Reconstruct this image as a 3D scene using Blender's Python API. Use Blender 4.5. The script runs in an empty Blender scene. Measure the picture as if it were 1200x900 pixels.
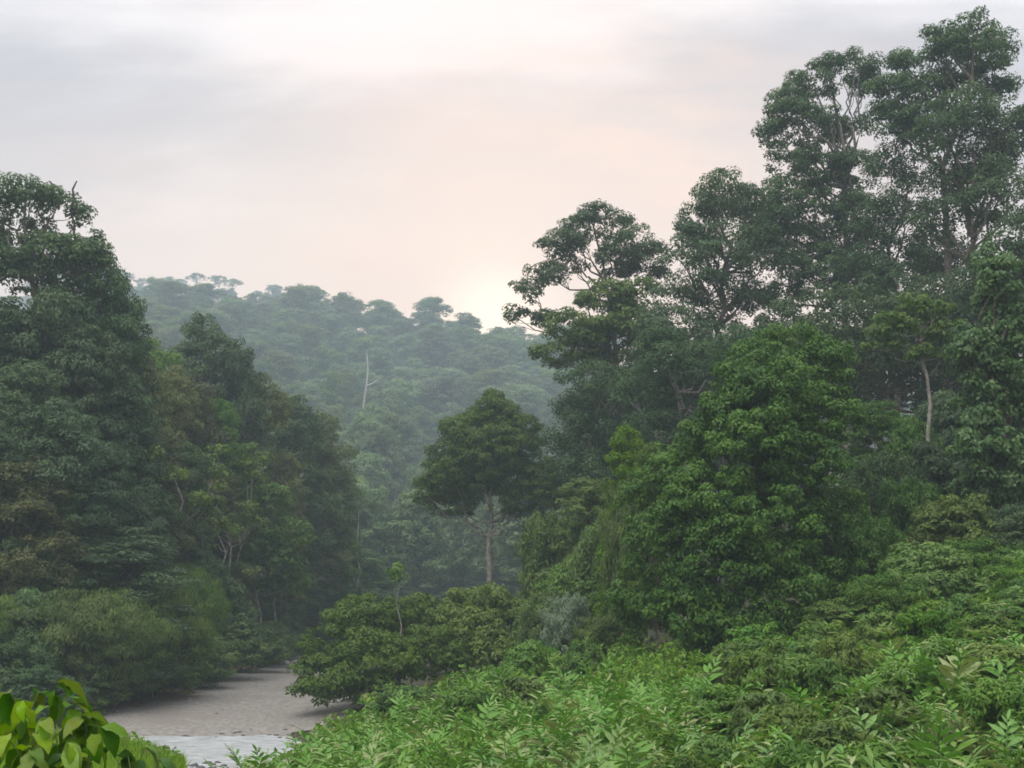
import bpy, math, random
import numpy as np
from mathutils import Matrix, Vector

# ------------------------------------------------------------------ camera, sky, sun, exposure
SC = bpy.context.scene
COL = SC.collection
F = 1433.0                    # focal length in pixels of the 1200 px wide photograph
TP = 250.0 / F
PIT = math.atan(TP)
CAMZ = 8.0
cam_d = bpy.data.cameras.new('camera')
cam_d.sensor_width = 36.0
cam_d.lens = 36.0 * F / 1200.0
cam_d.clip_end = 6000
cam = bpy.data.objects.new('camera', cam_d)
cam.location = (0, 0, CAMZ)
cam.rotation_euler = (math.pi / 2 + PIT, 0, 0)
COL.objects.link(cam)
SC.camera = cam



def sky_dir(el, az):          # azimuth from +Y (the way the camera looks), towards +X
    el, az = math.radians(el), math.radians(az)
    return Vector((math.sin(az) * math.cos(el), math.cos(az) * math.cos(el), math.sin(el)))


SUN_EL, SUN_AZ = 64.0, -150.0          # lamp set high and behind, off the sunset, to brighten foliage softly from above
SUN_DIR = sky_dir(SUN_EL, SUN_AZ)
GLOW_DIR = sky_dir(13.0, -0.8)         # warm break in the cloud just over the ridge

world = bpy.data.worlds.new('World')
SC.world = world
world.use_nodes = True
nt = world.node_tree
nt.nodes.clear()


def N(nt, typ, **kw):
    n = nt.nodes.new(typ)
    for k, v in kw.items():
        if k.startswith('i_'):
            n.inputs[k[2:].replace('_', ' ')].default_value = v
        else:
            setattr(n, k, v)
    return n


def math_node(nt, op, a, b=None, c=None, clamp=False):
    n = nt.nodes.new('ShaderNodeMath')
    n.operation = op
    n.use_clamp = clamp
    for i, v in enumerate((a, b, c)):
        if v is None:
            continue
        if hasattr(v, 'links'):
            nt.links.new(v, n.inputs[i])
        else:
            n.inputs[i].default_value = v
    return n.outputs[0]


def mix_col(nt, fac, a, b, blend='MIX'):
    n = nt.nodes.new('ShaderNodeMix')
    n.data_type = 'RGBA'
    n.blend_type = blend
    for idx, v in ((0, fac), (6, a), (7, b)):
        if hasattr(v, 'links'):
            nt.links.new(v, n.inputs[idx])
        else:
            n.inputs[idx].default_value = v if idx == 0 else (tuple(v) + (1,) if len(v) == 3 else v)
    return n.outputs[2]


def smooth(nt, v, lo, hi):
    n = nt.nodes.new('ShaderNodeMapRange')
    n.interpolation_type = 'SMOOTHSTEP'
    nt.links.new(v, n.inputs[0])
    n.inputs[1].default_value = lo
    n.inputs[2].default_value = hi
    return n.outputs[0]


def build_sky():
    L = nt.links
    out = N(nt, 'ShaderNodeOutputWorld')
    tc = N(nt, 'ShaderNodeTexCoord')
    d = tc.outputs['Generated']
    sep = N(nt, 'ShaderNodeSeparateXYZ')
    L.new(d, sep.inputs[0])
    z = sep.outputs[2]
    zc = math_node(nt, 'MAXIMUM', z, 0.0)
    # cloud deck: directions projected on a flat layer overhead
    den = math_node(nt, 'ADD', zc, 0.16)
    cx = math_node(nt, 'DIVIDE', sep.outputs[0], den)
    cy = math_node(nt, 'DIVIDE', sep.outputs[1], den)
    com = N(nt, 'ShaderNodeCombineXYZ')
    L.new(cx, com.inputs[0]); L.new(cy, com.inputs[1])
    com.inputs[2].default_value = 3.7
    mp = N(nt, 'ShaderNodeMapping')
    mp.inputs['Rotation'].default_value = (0, 0, math.radians(-10))
    mp.inputs['Scale'].default_value = (0.75, 1.5, 1)
    mp.inputs['Location'].default_value = (9.1, 5.2, 0)
    L.new(com.outputs[0], mp.inputs[0])
    n1 = N(nt, 'ShaderNodeTexNoise', i_Scale=0.95, i_Detail=8.0, i_Roughness=0.56)
    n1.inputs['Distortion'].default_value = 0.35
    L.new(mp.outputs[0], n1.inputs['Vector'])
    n2 = N(nt, 'ShaderNodeTexNoise', i_Scale=4.2, i_Detail=4.0, i_Roughness=0.5)
    L.new(mp.outputs[0], n2.inputs['Vector'])
    cl = math_node(nt, 'ADD', math_node(nt, 'MULTIPLY', n1.outputs[0], 0.84), math_node(nt, 'MULTIPLY', n2.outputs[0], 0.16))
    dark = smooth(nt, cl, 0.41, 0.60)
    c1 = mix_col(nt, dark, (0.74, 0.70, 0.70), (0.36, 0.35, 0.38))
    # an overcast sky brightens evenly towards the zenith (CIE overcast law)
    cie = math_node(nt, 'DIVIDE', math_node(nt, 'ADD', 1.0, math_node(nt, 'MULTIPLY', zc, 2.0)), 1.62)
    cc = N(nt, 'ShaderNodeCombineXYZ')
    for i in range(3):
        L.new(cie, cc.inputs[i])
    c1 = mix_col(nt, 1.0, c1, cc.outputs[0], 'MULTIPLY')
    # thin bright haze low in the sky, warm round the sunset
    low = smooth(nt, z, 0.44, 0.13)
    c2 = mix_col(nt, math_node(nt, 'MULTIPLY', low, 0.75), c1, (0.90, 0.765, 0.69))
    dot = N(nt, 'ShaderNodeVectorMath', operation='DOT_PRODUCT')
    L.new(d, dot.inputs[0])
    dot.inputs[1].default_value = GLOW_DIR
    ct = math_node(nt, 'MAXIMUM', dot.outputs['Value'], 0.0)
    g1 = math_node(nt, 'POWER', ct, 16.0)
    g2 = math_node(nt, 'POWER', ct, 1300.0)
    g0 = math_node(nt, 'POWER', ct, 45.0)
    c3 = mix_col(nt, math_node(nt, 'MULTIPLY', g1, 0.20), c2, (0.92, 0.74, 0.66))
    c3 = mix_col(nt, math_node(nt, 'MULTIPLY', g0, 0.7), c3, (1.12, 0.80, 0.58))
    # wide warm band low over the sunset
    hl = math_node(nt, 'SQRT', math_node(nt, 'ADD', math_node(nt, 'MULTIPLY', sep.outputs[0], sep.outputs[0]), math_node(nt, 'MULTIPLY', sep.outputs[1], sep.outputs[1])))
    caz = math_node(nt, 'DIVIDE', sep.outputs[1], math_node(nt, 'MAXIMUM', hl, 0.001))
    band = math_node(nt, 'MULTIPLY', smooth(nt, z, 0.40, 0.20), smooth(nt, caz, 0.84, 0.99))
    c3 = mix_col(nt, math_node(nt, 'MULTIPLY', band, 0.55), c3, (1.06, 0.73, 0.52))
    # cloud undersides lit warm by the low sun
    n3 = N(nt, 'ShaderNodeTexNoise', i_Scale=2.4, i_Detail=5.0, i_Roughness=0.55)
    L.new(mp.outputs[0], n3.inputs['Vector'])
    gw = math_node(nt, 'POWER', ct, 22.0)
    c3 = mix_col(nt, math_node(nt, 'MULTIPLY', math_node(nt, 'MULTIPLY', smooth(nt, n3.outputs[0], 0.42, 0.62), gw), 0.28), c3, (1.0, 0.64, 0.48))
    dp = N(nt, 'ShaderNodeVectorMath', operation='DOT_PRODUCT')
    L.new(d, dp.inputs[0])
    dp.inputs[1].default_value = sky_dir(19.0, 7.0)
    gp = math_node(nt, 'POWER', math_node(nt, 'MAXIMUM', dp.outputs['Value'], 0.0), 130.0)
    c3 = mix_col(nt, math_node(nt, 'MULTIPLY', math_node(nt, 'MULTIPLY', smooth(nt, n3.outputs[0], 0.34, 0.60), gp), 0.7), c3, (1.0, 0.68, 0.50))
    c4 = mix_col(nt, math_node(nt, 'MULTIPLY', g2, 0.9), c3, (1.5, 1.16, 0.84))
    # below the horizon
    c5 = mix_col(nt, smooth(nt, z, 0.0, -0.06), c4, (0.10, 0.11, 0.10))
    bg = N(nt, 'ShaderNodeBackground')
    L.new(c5, bg.inputs[0])
    bg.inputs[1].default_value = 1.0
    sky = N(nt, 'ShaderNodeTexSky')
    sky.sky_type = 'NISHITA'
    sky.sun_disc = False
    sky.sun_elevation = math.radians(SUN_EL)
    sky.sun_rotation = math.radians(SUN_AZ)
    sky.dust_density = 2.0
    bg2 = N(nt, 'ShaderNodeBackground')
    L.new(sky.outputs[0], bg2.inputs[0])
    bg2.inputs[1].default_value = 0.06
    ms = N(nt, 'ShaderNodeMixShader')
    ms.inputs[0].default_value = 0.90
    L.new(bg2.outputs[0], ms.inputs[1]); L.new(bg.outputs[0], ms.inputs[2])
    L.new(ms.outputs[0], out.inputs[0])


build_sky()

sun_d = bpy.data.lights.new('sun', 'SUN')  # added overhead light, not the low sun behind the ridge
sun_d.energy = 1.5
sun_d.angle = math.radians(45)
sun_d.color = (1.0, 0.96, 0.88)
sun = bpy.data.objects.new('sun', sun_d)
sun.rotation_euler = SUN_DIR.to_track_quat('Z', 'Y').to_euler()
sun.location = (0, 0, 300)
COL.objects.link(sun)

vs = SC.view_settings
vs.view_transform = 'Standard'
vs.look = 'None'
vs.gamma = 1.0
vs.use_curve_mapping = False
vs.exposure = 0.66
cy_ = SC.cycles
cy_.use_denoising = True
cy_.max_bounces = 5
cy_.diffuse_bounces = 3
cy_.glossy_bounces = 2
cy_.transmission_bounces = 2
cy_.volume_bounces = 3
cy_.transparent_max_bounces = 8
cy_.filter_width = 1.7
cy_.use_adaptive_sampling = True
cy_.adaptive_threshold = 0.02
cy_.use_light_tree = False
cy_.caustics_reflective = False
cy_.caustics_refractive = False

RNG = np.random.default_rng(7)
random.seed(7)


def at(px, py, Y):
    cx = (px - 600) / F
    cy = (450 - py) / F
    c, s = math.cos(PIT), math.sin(PIT)
    dy = c - cy * s
    dz = s + cy * c
    t = Y / dy
    return np.array((t * cx, Y, CAMZ + t * dz))


def mpx(px, py, Y):
    """metres spanned by one photograph pixel at that place"""
    return at(px + 1, py, Y)[0] - at(px, py, Y)[0]


# ------------------------------------------------------------------ terrain profile
ROWS = [
    (-200, [(-400, 30), (-60, 7), (0, 6.5), (60, 10), (400, 60)]),
    (0, [(-400, 30), (-60, 5.2), (-10, 6.1), (0, 6.4), (10, 6.4), (60, 11), (400, 60)]),
    (12, [(-400, 30), (-60, 4), (-8, 5.0), (-3, 4.7), (0, 4.5), (10, 4.5), (30, 7), (60, 12), (400, 60)]),
    (25, [(-400, 30), (-60, 3), (-12, 4.2), (-8, 3.9), (-6.8, 3.1), (-6.1, 1.9), (-5.2, 1.9), (-4.4, 2.5), (-1, 2.9), (8, 3.3), (20, 5), (60, 14), (400, 70)]),
    (35, [(-400, 30), (-60, 2.4), (-14, 4.0), (-11, 3.8), (-9.3, 2.9), (-8.5, 1.4), (-7.0, 1.4), (-5.5, 2.2), (3, 3.4), (14, 5.0), (22, 7.3), (60, 18), (400, 75)]),
    (50, [(-400, 32), (-60, 2), (-22, 1.2), (-15, 0.15), (-10.5, 0.15), (-7, 1.6), (0, 3.2), (8, 4.4), (18, 6.2), (26, 8.8), (60, 22), (400, 80)]),
    (60, [(-400, 34), (-70, 3), (-30, 0.3), (-22, -0.5), (-12, -0.45), (-9, 0.8), (0, 3.4), (10, 4.8), (20, 7.0), (30, 10.3), (70, 26), (400, 80)]),
    (70, [(-400, 60), (-70, 12), (-42, 1.2), (-34, -0.5), (-14, -0.5), (-8, 0.7), (0, 2.8), (12, 5.3), (25, 9), (70, 27), (400, 82)]),
    (76, [(-400, 60), (-70, 16), (-42, 3), (-33, 0.18), (-13.5, 0.12), (-10, 0.5), (0, 2.4), (14, 5.4), (28, 10), (70, 28), (400, 84)]),
    (95, [(-400, 110), (-110, 58), (-60, 22), (-38, 4), (-30, 0.75), (-16, 0.4), (-12, 1), (0, 2.4), (15, 6), (35, 14), (80, 36), (400, 90)]),
    (115, [(-400, 120), (-120, 68), (-60, 26), (-36, 4), (-28, 0.8), (-19, 0.5), (-15, 1.2), (0, 2.6), (15, 6), (40, 18), (90, 42), (400, 95)]),
    (140, [(-400, 125), (-130, 74), (-70, 34), (-38, 7), (-28, 0.8), (-21, 0.6), (-16, 2), (0, 3), (20, 9), (50, 25), (110, 50), (400, 95)]),
    (180, [(-400, 130), (-150, 80), (-80, 42), (-40, 8), (-24, 2), (0, 3.5), (30, 14), (120, 56), (400, 100)]),
    (280, [(-600, 150), (-200, 95), (-90, 40), (-50, 12), (-10, 5), (20, 8), (70, 24), (200, 70), (500, 110)]),
    (400, [(-700, 170), (-300, 120), (-150, 70), (-70, 36), (0, 26), (60, 30), (200, 70), (600, 110)]),
    (560, [(-800, 190), (-400, 165), (-200, 120), (-90, 86), (0, 80), (100, 80), (320, 100), (800, 120)]),
    (750, [(-800, 215), (-500, 195), (-188, 178), (-105, 167), (-20, 156), (22, 148), (170, 130), (500, 118), (1000, 120)]),
    (860, [(-800, 215), (-500, 190), (-188, 166), (0, 130), (330, 110), (1000, 110)]),
    (1080, [(-1000, 290), (-660, 285), (-355, 275), (-212, 256), (0, 180), (330, 130), (1000, 110)]),
    (1500, [(-1500, 220), (0, 140), (1500, 110)]),
    (2600, [(-2000, 60), (0, 60), (2000, 60)]),
]
RY = np.array([r[0] for r in ROWS], float)


def _vnoise(x, y):
    return (np.sin(x * 1.0 + 1.3 * np.sin(y * 0.7 + 0.5)) + np.sin(y * 1.13 + 1.1 * np.sin(x * 0.83 + 2.1))) * 0.5


def H(x, y):
    x = np.asarray(x, float); y = np.asarray(y, float)
    x, y = np.broadcast_arrays(x, y)
    vals = np.stack([np.interp(x.ravel(), [p[0] for p in r[1]], [p[1] for p in r[1]]) for r in ROWS])
    yy = np.clip(y.ravel(), RY[0], RY[-1] - 1e-3)
    i = np.clip(np.searchsorted(RY, yy, side='right') - 1, 0, len(RY) - 2)
    t = (yy - RY[i]) / (RY[i + 1] - RY[i])
    k = np.arange(len(yy))
    h = vals[i, k] * (1 - t) + vals[i + 1, k] * t
    far = np.clip((yy - 120) / 200, 0, 1)
    h = h + far * 4.0 * _vnoise(x.ravel() / 26, yy / 31)
    rough = np.clip((h - 0.8) / 2.0, 0.08, 1)
    h = h + rough * 0.16 * _vnoise(x.ravel() / 1.7, yy / 2.1)
    return h.reshape(x.shape)


def Hs(x, y):
    return float(H(np.array([x]), np.array([y]))[0])


# ------------------------------------------------------------------ materials
def leaf_mat(name, a, b, c=None, rough=0.5, trans=0.27, spec=0.16, vary=0.35, gain=1.75, blotch=False, warm=(1.10, 1.0, 0.80)):
    """leaf colour runs a -> b by clump ('tint'), a few leaves take colour c ('odd')"""
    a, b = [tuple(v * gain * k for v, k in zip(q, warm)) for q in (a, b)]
    m = bpy.data.materials.new(name)
    m.use_nodes = True
    t = m.node_tree
    t.nodes.clear()
    out = N(t, 'ShaderNodeOutputMaterial')
    at1 = N(t, 'ShaderNodeAttribute', attribute_name='tint')
    sp = N(t, 'ShaderNodeSeparateColor')
    t.links.new(at1.outputs['Color'], sp.inputs[0])
    oi = N(t, 'ShaderNodeObjectInfo')
    col = mix_col(t, sp.outputs[0], a, b)
    if c is not None:
        col = mix_col(t, sp.outputs[1], col, c)
    hs = N(t, 'ShaderNodeHueSaturation')
    rr = oi.outputs['Random']
    if vary == 0:
        vn = N(t, 'ShaderNodeValue')
        vn.outputs[0].default_value = 0.5
        rr = vn.outputs[0]
    t.links.new(math_node(t, 'ADD', math_node(t, 'MULTIPLY', rr, 0.026), 0.487), hs.inputs['Hue'])
    r2 = math_node(t, 'FRACT', math_node(t, 'MULTIPLY', rr, 13.7))
    t.links.new(math_node(t, 'ADD', math_node(t, 'MULTIPLY', r2, vary), 1.0 - vary / 2), hs.inputs['Value'])
    r3 = math_node(t, 'FRACT', math_node(t, 'MULTIPLY', rr, 41.3))
    t.links.new(math_node(t, 'ADD', math_node(t, 'MULTIPLY', r3, 0.25), 0.95), hs.inputs['Saturation'])
    if blotch:
        tc0 = N(t, 'ShaderNodeTexCoord')
        nb = N(t, 'ShaderNodeTexNoise', i_Scale=14.0, i_Detail=5.0, i_Roughness=0.65)
        t.links.new(tc0.outputs['Object'], nb.inputs['Vector'])
        col = mix_col(t, math_node(t, 'MULTIPLY', smooth(t, nb.outputs[0], 0.5, 0.72), 0.55), col, (0.10, 0.13, 0.02))
    t.links.new(col, hs.inputs['Color'])
    p = N(t, 'ShaderNodeBsdfPrincipled')
    t.links.new(hs.outputs[0], p.inputs['Base Color'])
    p.inputs['Roughness'].default_value = rough
    p.inputs['Specular IOR Level'].default_value = spec
    tr = N(t, 'ShaderNodeBsdfTranslucent')
    tc = mix_col(t, 1.0, hs.outputs[0], (1.25, 1.35, 0.6), 'MULTIPLY')
    t.links.new(tc, tr.inputs[0])
    mx = N(t, 'ShaderNodeMixShader')
    mx.inputs[0].default_value = trans
    t.links.new(p.outputs[0], mx.inputs[1]); t.links.new(tr.outputs[0], mx.inputs[2])
    t.links.new(mx.outputs[0], out.inputs[0])
    return m


def noise_mat(name, a, b, scale, rough=0.9, bump=0.3, detail=6.0, c=None, cscale=0.2, stretch=None, bdist=0.1):
    m = bpy.data.materials.new(name)
    m.use_nodes = True
    t = m.node_tree
    p = t.nodes['Principled BSDF']
    tc = N(t, 'ShaderNodeTexCoord')
    vec = tc.outputs['Object']
    if stretch:
        mp = N(t, 'ShaderNodeMapping')
        mp.inputs['Scale'].default_value = stretch
        t.links.new(vec, mp.inputs[0])
        vec = mp.outputs[0]
    n = N(t, 'ShaderNodeTexNoise', i_Scale=scale, i_Detail=detail, i_Roughness=0.6)
    t.links.new(vec, n.inputs['Vector'])
    col = mix_col(t, smooth(t, n.outputs[0], 0.36, 0.66), a, b)
    if c is not None:
        n2 = N(t, 'ShaderNodeTexNoise', i_Scale=cscale, i_Detail=5.0, i_Roughness=0.6)
        t.links.new(vec, n2.inputs['Vector'])
        col = mix_col(t, smooth(t, n2.outputs[0], 0.48, 0.62), col, c)
    t.links.new(col, p.inputs['Base Color'])
    p.inputs['Roughness'].default_value = rough
    p.inputs['Specular IOR Level'].default_value = 0.25
    bp = N(t, 'ShaderNodeBump')
    bp.inputs['Strength'].default_value = bump
    bp.inputs['Distance'].default_value = bdist
    t.links.new(n.outputs[0], bp.inputs['Height'])
    t.links.new(bp.outputs[0], p.inputs['Normal'])
    return m


M = {}
M['deep'] = leaf_mat('deep_green_leaves', (0.030, 0.056, 0.030), (0.062, 0.098, 0.046), (0.085, 0.075, 0.045), warm=(1.0, 1.0, 0.94))
M['mid'] = leaf_mat('mid_green_leaves', (0.042, 0.080, 0.030), (0.085, 0.135, 0.046), (0.12, 0.11, 0.05))
M['bright'] = leaf_mat('bright_green_leaves', (0.045, 0.105, 0.026), (0.095, 0.185, 0.045), (0.13, 0.19, 0.05), trans=0.3, gain=1.3, vary=0.2)
M['hero'] = leaf_mat('glossy_green_leaves', (0.034, 0.074, 0.024), (0.076, 0.138, 0.038), (0.11, 0.19, 0.05), rough=0.4, trans=0.25, gain=1.45, vary=0, warm=(0.98, 1.0, 0.85))
M['creeper'] = leaf_mat('creeper_leaves', (0.026, 0.064, 0.028), (0.058, 0.112, 0.046), (0.10, 0.15, 0.06), rough=0.4, spec=0.35, vary=0)
M['olive'] = leaf_mat('olive_leaves', (0.050, 0.075, 0.034), (0.090, 0.115, 0.052), (0.11, 0.10, 0.06))
M['rust'] = leaf_mat('brownish_leaves', (0.042, 0.056, 0.036), (0.070, 0.085, 0.054), (0.085, 0.07, 0.05))
M['centre'] = leaf_mat('yellowish_dark_leaves', (0.036, 0.072, 0.022), (0.070, 0.120, 0.036), (0.12, 0.12, 0.04), vary=0, gain=1.5)
M['bamboo'] = leaf_mat('bamboo_leaves', (0.040, 0.080, 0.028), (0.080, 0.128, 0.046), (0.15, 0.14, 0.06))
M['grey'] = leaf_mat('grey_green_leaves', (0.15, 0.19, 0.14), (0.22, 0.27, 0.20), (0.1, 0.15, 0.08), vary=0, gain=1.2, warm=(0.95, 1.0, 1.0))
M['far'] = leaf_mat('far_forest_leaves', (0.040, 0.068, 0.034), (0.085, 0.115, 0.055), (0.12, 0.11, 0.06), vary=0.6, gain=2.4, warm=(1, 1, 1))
M['ginger'] = leaf_mat('wild_ginger_leaves', (0.058, 0.130, 0.042), (0.115, 0.205, 0.075), (0.34, 0.34, 0.20), rough=0.38, trans=0.22, spec=0.3, gain=1.45, warm=(1.0, 1.0, 0.72))
M['cover'] = leaf_mat('ground_cover_leaves', (0.040, 0.094, 0.028), (0.085, 0.150, 0.045), (0.19, 0.17, 0.09), trans=0.25)
M['grass'] = leaf_mat('grass_blades', (0.075, 0.14, 0.035), (0.14, 0.22, 0.06), (0.2, 0.19, 0.08))
M['lime'] = leaf_mat('lime_leaves', (0.032, 0.085, 0.014), (0.105, 0.190, 0.030), (0.20, 0.15, 0.05), rough=0.36, trans=0.38, blotch=True)
M['bark'] = noise_mat('bark', (0.085, 0.070, 0.056), (0.19, 0.165, 0.14), 2.5, stretch=(3, 3, 0.6))
M['pale_bark'] = noise_mat('pale_bark', (0.17, 0.16, 0.14), (0.36, 0.34, 0.31), 1.6, stretch=(2, 2, 1.2))
M['dead'] = noise_mat('dead_wood', (0.34, 0.32, 0.29), (0.52, 0.50, 0.46), 2.0, stretch=(3, 3, 0.5))
M['dark_dead'] = noise_mat('dark_dead_wood', (0.06, 0.05, 0.045), (0.12, 0.10, 0.09), 2.0, stretch=(3, 3, 0.5))
M['stem'] = noise_mat('green_stem', (0.06, 0.10, 0.03), (0.12, 0.17, 0.06), 6.0, rough=0.6)
M['soil'] = noise_mat('forest_floor', (0.030, 0.030, 0.018), (0.060, 0.055, 0.032), 0.9, c=(0.030, 0.050, 0.018), cscale=0.25, bump=0.6)
M['gravel'] = noise_mat('river_gravel', (0.172, 0.163, 0.148), (0.285, 0.268, 0.246), 3.0, c=(0.20, 0.184, 0.165), cscale=0.16, bump=0.7, bdist=0.05)
M['redsoil'] = noise_mat('red_soil', (0.20, 0.105, 0.062), (0.30, 0.19, 0.13), 1.5, bump=0.5)
M['rock'] = noise_mat('wet_dark_rock', (0.035, 0.036, 0.038), (0.10, 0.10, 0.10), 3.0, rough=0.5, bump=0.4)
M['pale_rock'] = noise_mat('pale_rock', (0.20, 0.185, 0.17), (0.33, 0.31, 0.285), 2.0, rough=0.8, bump=0.4)


def water_mat():
    m = bpy.data.materials.new('river_water')
    m.use_nodes = True
    t = m.node_tree
    p = t.nodes['Principled BSDF']
    p.inputs['Base Color'].default_value = (0.035, 0.04, 0.032, 1)
    p.inputs['Roughness'].default_value = 0.36
    p.inputs['IOR'].default_value = 1.333
    tc = N(t, 'ShaderNodeTexCoord')
    n = N(t, 'ShaderNodeTexNoise', i_Scale=3.5, i_Detail=4.0, i_Roughness=0.55)
    t.links.new(tc.outputs['Object'], n.inputs['Vector'])
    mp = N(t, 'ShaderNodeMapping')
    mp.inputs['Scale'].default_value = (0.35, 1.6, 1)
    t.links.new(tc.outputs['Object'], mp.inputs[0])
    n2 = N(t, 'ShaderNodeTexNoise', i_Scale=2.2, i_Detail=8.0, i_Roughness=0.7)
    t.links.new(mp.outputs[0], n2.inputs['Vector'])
    foam_sheen = smooth(t, n2.outputs[0], 0.30, 0.70)  # sky reflection painted pale into the base colour, with streaks of riffle foam
    t.links.new(mix_col(t, foam_sheen, (0.22, 0.235, 0.24), (0.56, 0.59, 0.60)), p.inputs['Base Color'])
    bp = N(t, 'ShaderNodeBump')
    bp.inputs['Strength'].default_value = 0.6
    bp.inputs['Distance'].default_value = 0.12
    t.links.new(n.outputs[0], bp.inputs['Height'])
    t.links.new(bp.outputs[0], p.inputs['Normal'])
    return m


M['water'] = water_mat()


# ------------------------------------------------------------------ mesh helpers
def mesh_from(name, V, quads=None, tris=None, mat=None, tint=None, smooth_shade=False):
    me = bpy.data.meshes.new(name)
    V = np.asarray(V, np.float32)
    nq = 0 if quads is None else len(quads)
    ntr = 0 if tris is None else len(tris)
    loops = np.concatenate([np.asarray(a, np.int32).ravel() for a in (quads, tris) if a is not None and len(a)])
    me.vertices.add(len(V))
    me.vertices.foreach_set('co', V.ravel())
    me.loops.add(len(loops))
    me.loops.foreach_set('vertex_index', loops)
    me.polygons.add(nq + ntr)
    start = np.concatenate([np.arange(nq) * 4, nq * 4 + np.arange(ntr) * 3]).astype(np.int32)
    me.polygons.foreach_set('loop_start', start)
    if smooth_shade:
        me.polygons.foreach_set('use_smooth', np.ones(nq + ntr, bool))
    if tint is not None:
        a = me.attributes.new('tint', 'FLOAT_COLOR', 'POINT')
        tc = np.zeros((len(V), 4), np.float32)
        tint = np.asarray(tint, np.float32)
        tc[:, :tint.shape[1]] = tint
        tc[:, 3] = 1
        a.data.foreach_set('color', tc.ravel())
    me.update(calc_edges=True)
    if mat is not None:
        me.materials.append(M[mat] if isinstance(mat, str) else mat)
    return me


def link(name, data, parent=None, loc=None, rot=None, scale=None):
    o = bpy.data.objects.new(name, data)
    COL.objects.link(o)
    if parent is not None:
        o.parent = parent
    if loc is not None:
        o.location = tuple(float(v) for v in loc)
    if rot is not None:
        o.rotation_euler = rot
    if scale is not None:
        o.scale = scale
    return o


def tag(o, label=None, cat=None, group=None, kind=None):
    if label: o['label'] = label
    if cat: o['category'] = cat
    if group: o['group'] = group
    if kind: o['kind'] = kind
    return o


def unit(v):
    return v / np.maximum(np.linalg.norm(v, axis=-1, keepdims=True), 1e-9)


def leaves(pos, nrm, L, W, tint, rng, droop=0.0, fold=0.12, axis=None):
    """one folded four-cornered leaf per point: returns V, quads, tint"""
    n = len(pos)
    nrm = unit(nrm)
    r = rng.normal(size=(n, 3)) if axis is None else axis + rng.normal(size=(n, 3)) * 0.35
    t = unit(r - (r * nrm).sum(1, keepdims=True) * nrm)
    t[:, 2] -= droop
    t = unit(t)
    b = unit(np.cross(nrm, t))
    up = np.cross(t, b)
    L = np.broadcast_to(np.asarray(L, float), (n,))[:, None]
    W = np.broadcast_to(np.asarray(W, float), (n,))[:, None]
    V = np.empty((n, 4, 3))
    V[:, 0] = pos - t * L * 0.5
    mid = pos - t * L * 0.06 + up * (fold * W)
    V[:, 1] = mid + b * W * 0.5
    V[:, 2] = pos + t * L * 0.5 - up * (L * 0.06)
    V[:, 3] = mid - b * W * 0.5
    Q = np.arange(n * 4).reshape(n, 4)
    T = np.repeat(tint, 4, axis=0)
    return V.reshape(-1, 3), Q, T


def tube(P, R, k=6):
    P = np.asarray(P, float); R = np.asarray(R, float)
    d = unit(np.gradient(P, axis=0))
    ref = np.array((0.31, 0.95, 0.05)) if abs(d[0][2]) > 0.6 else np.array((0, 0, 1.0))
    a = unit(np.cross(d, ref)); b = np.cross(d, a)
    th = np.arange(k) / k * 2 * math.pi
    ring = a[:, None, :] * np.cos(th)[None, :, None] + b[:, None, :] * np.sin(th)[None, :, None]
    V = (P[:, None, :] + ring * R[:, None, None]).reshape(-1, 3)
    Q = []
    for i in range(len(P) - 1):
        for j in range(k):
            Q.append((i * k + j, i * k + (j + 1) % k, (i + 1) * k + (j + 1) % k, (i + 1) * k + j))
    return V, np.array(Q)


def join(parts):
    Vs, Qs, off = [], [], 0
    for V, Q in parts:
        Vs.append(V); Qs.append(Q + off); off += len(V)
    return np.concatenate(Vs), np.concatenate(Qs)


def bend(p, q, rng, sag=0.12, n=6, lift=0.0):
    """a slightly crooked run of points from p to q"""
    p = np.asarray(p, float); q = np.asarray(q, float)
    t = np.linspace(0, 1, n)[:, None]
    P = p + (q - p) * t
    d = np.linalg.norm(q - p)
    w = rng.normal(size=(n, 3)) * d * sag * 0.35
    w[0] = w[-1] = 0
    P = P + w
    P[:, 2] += lift * d * np.sin(t[:, 0] * math.pi)
    return P


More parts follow.
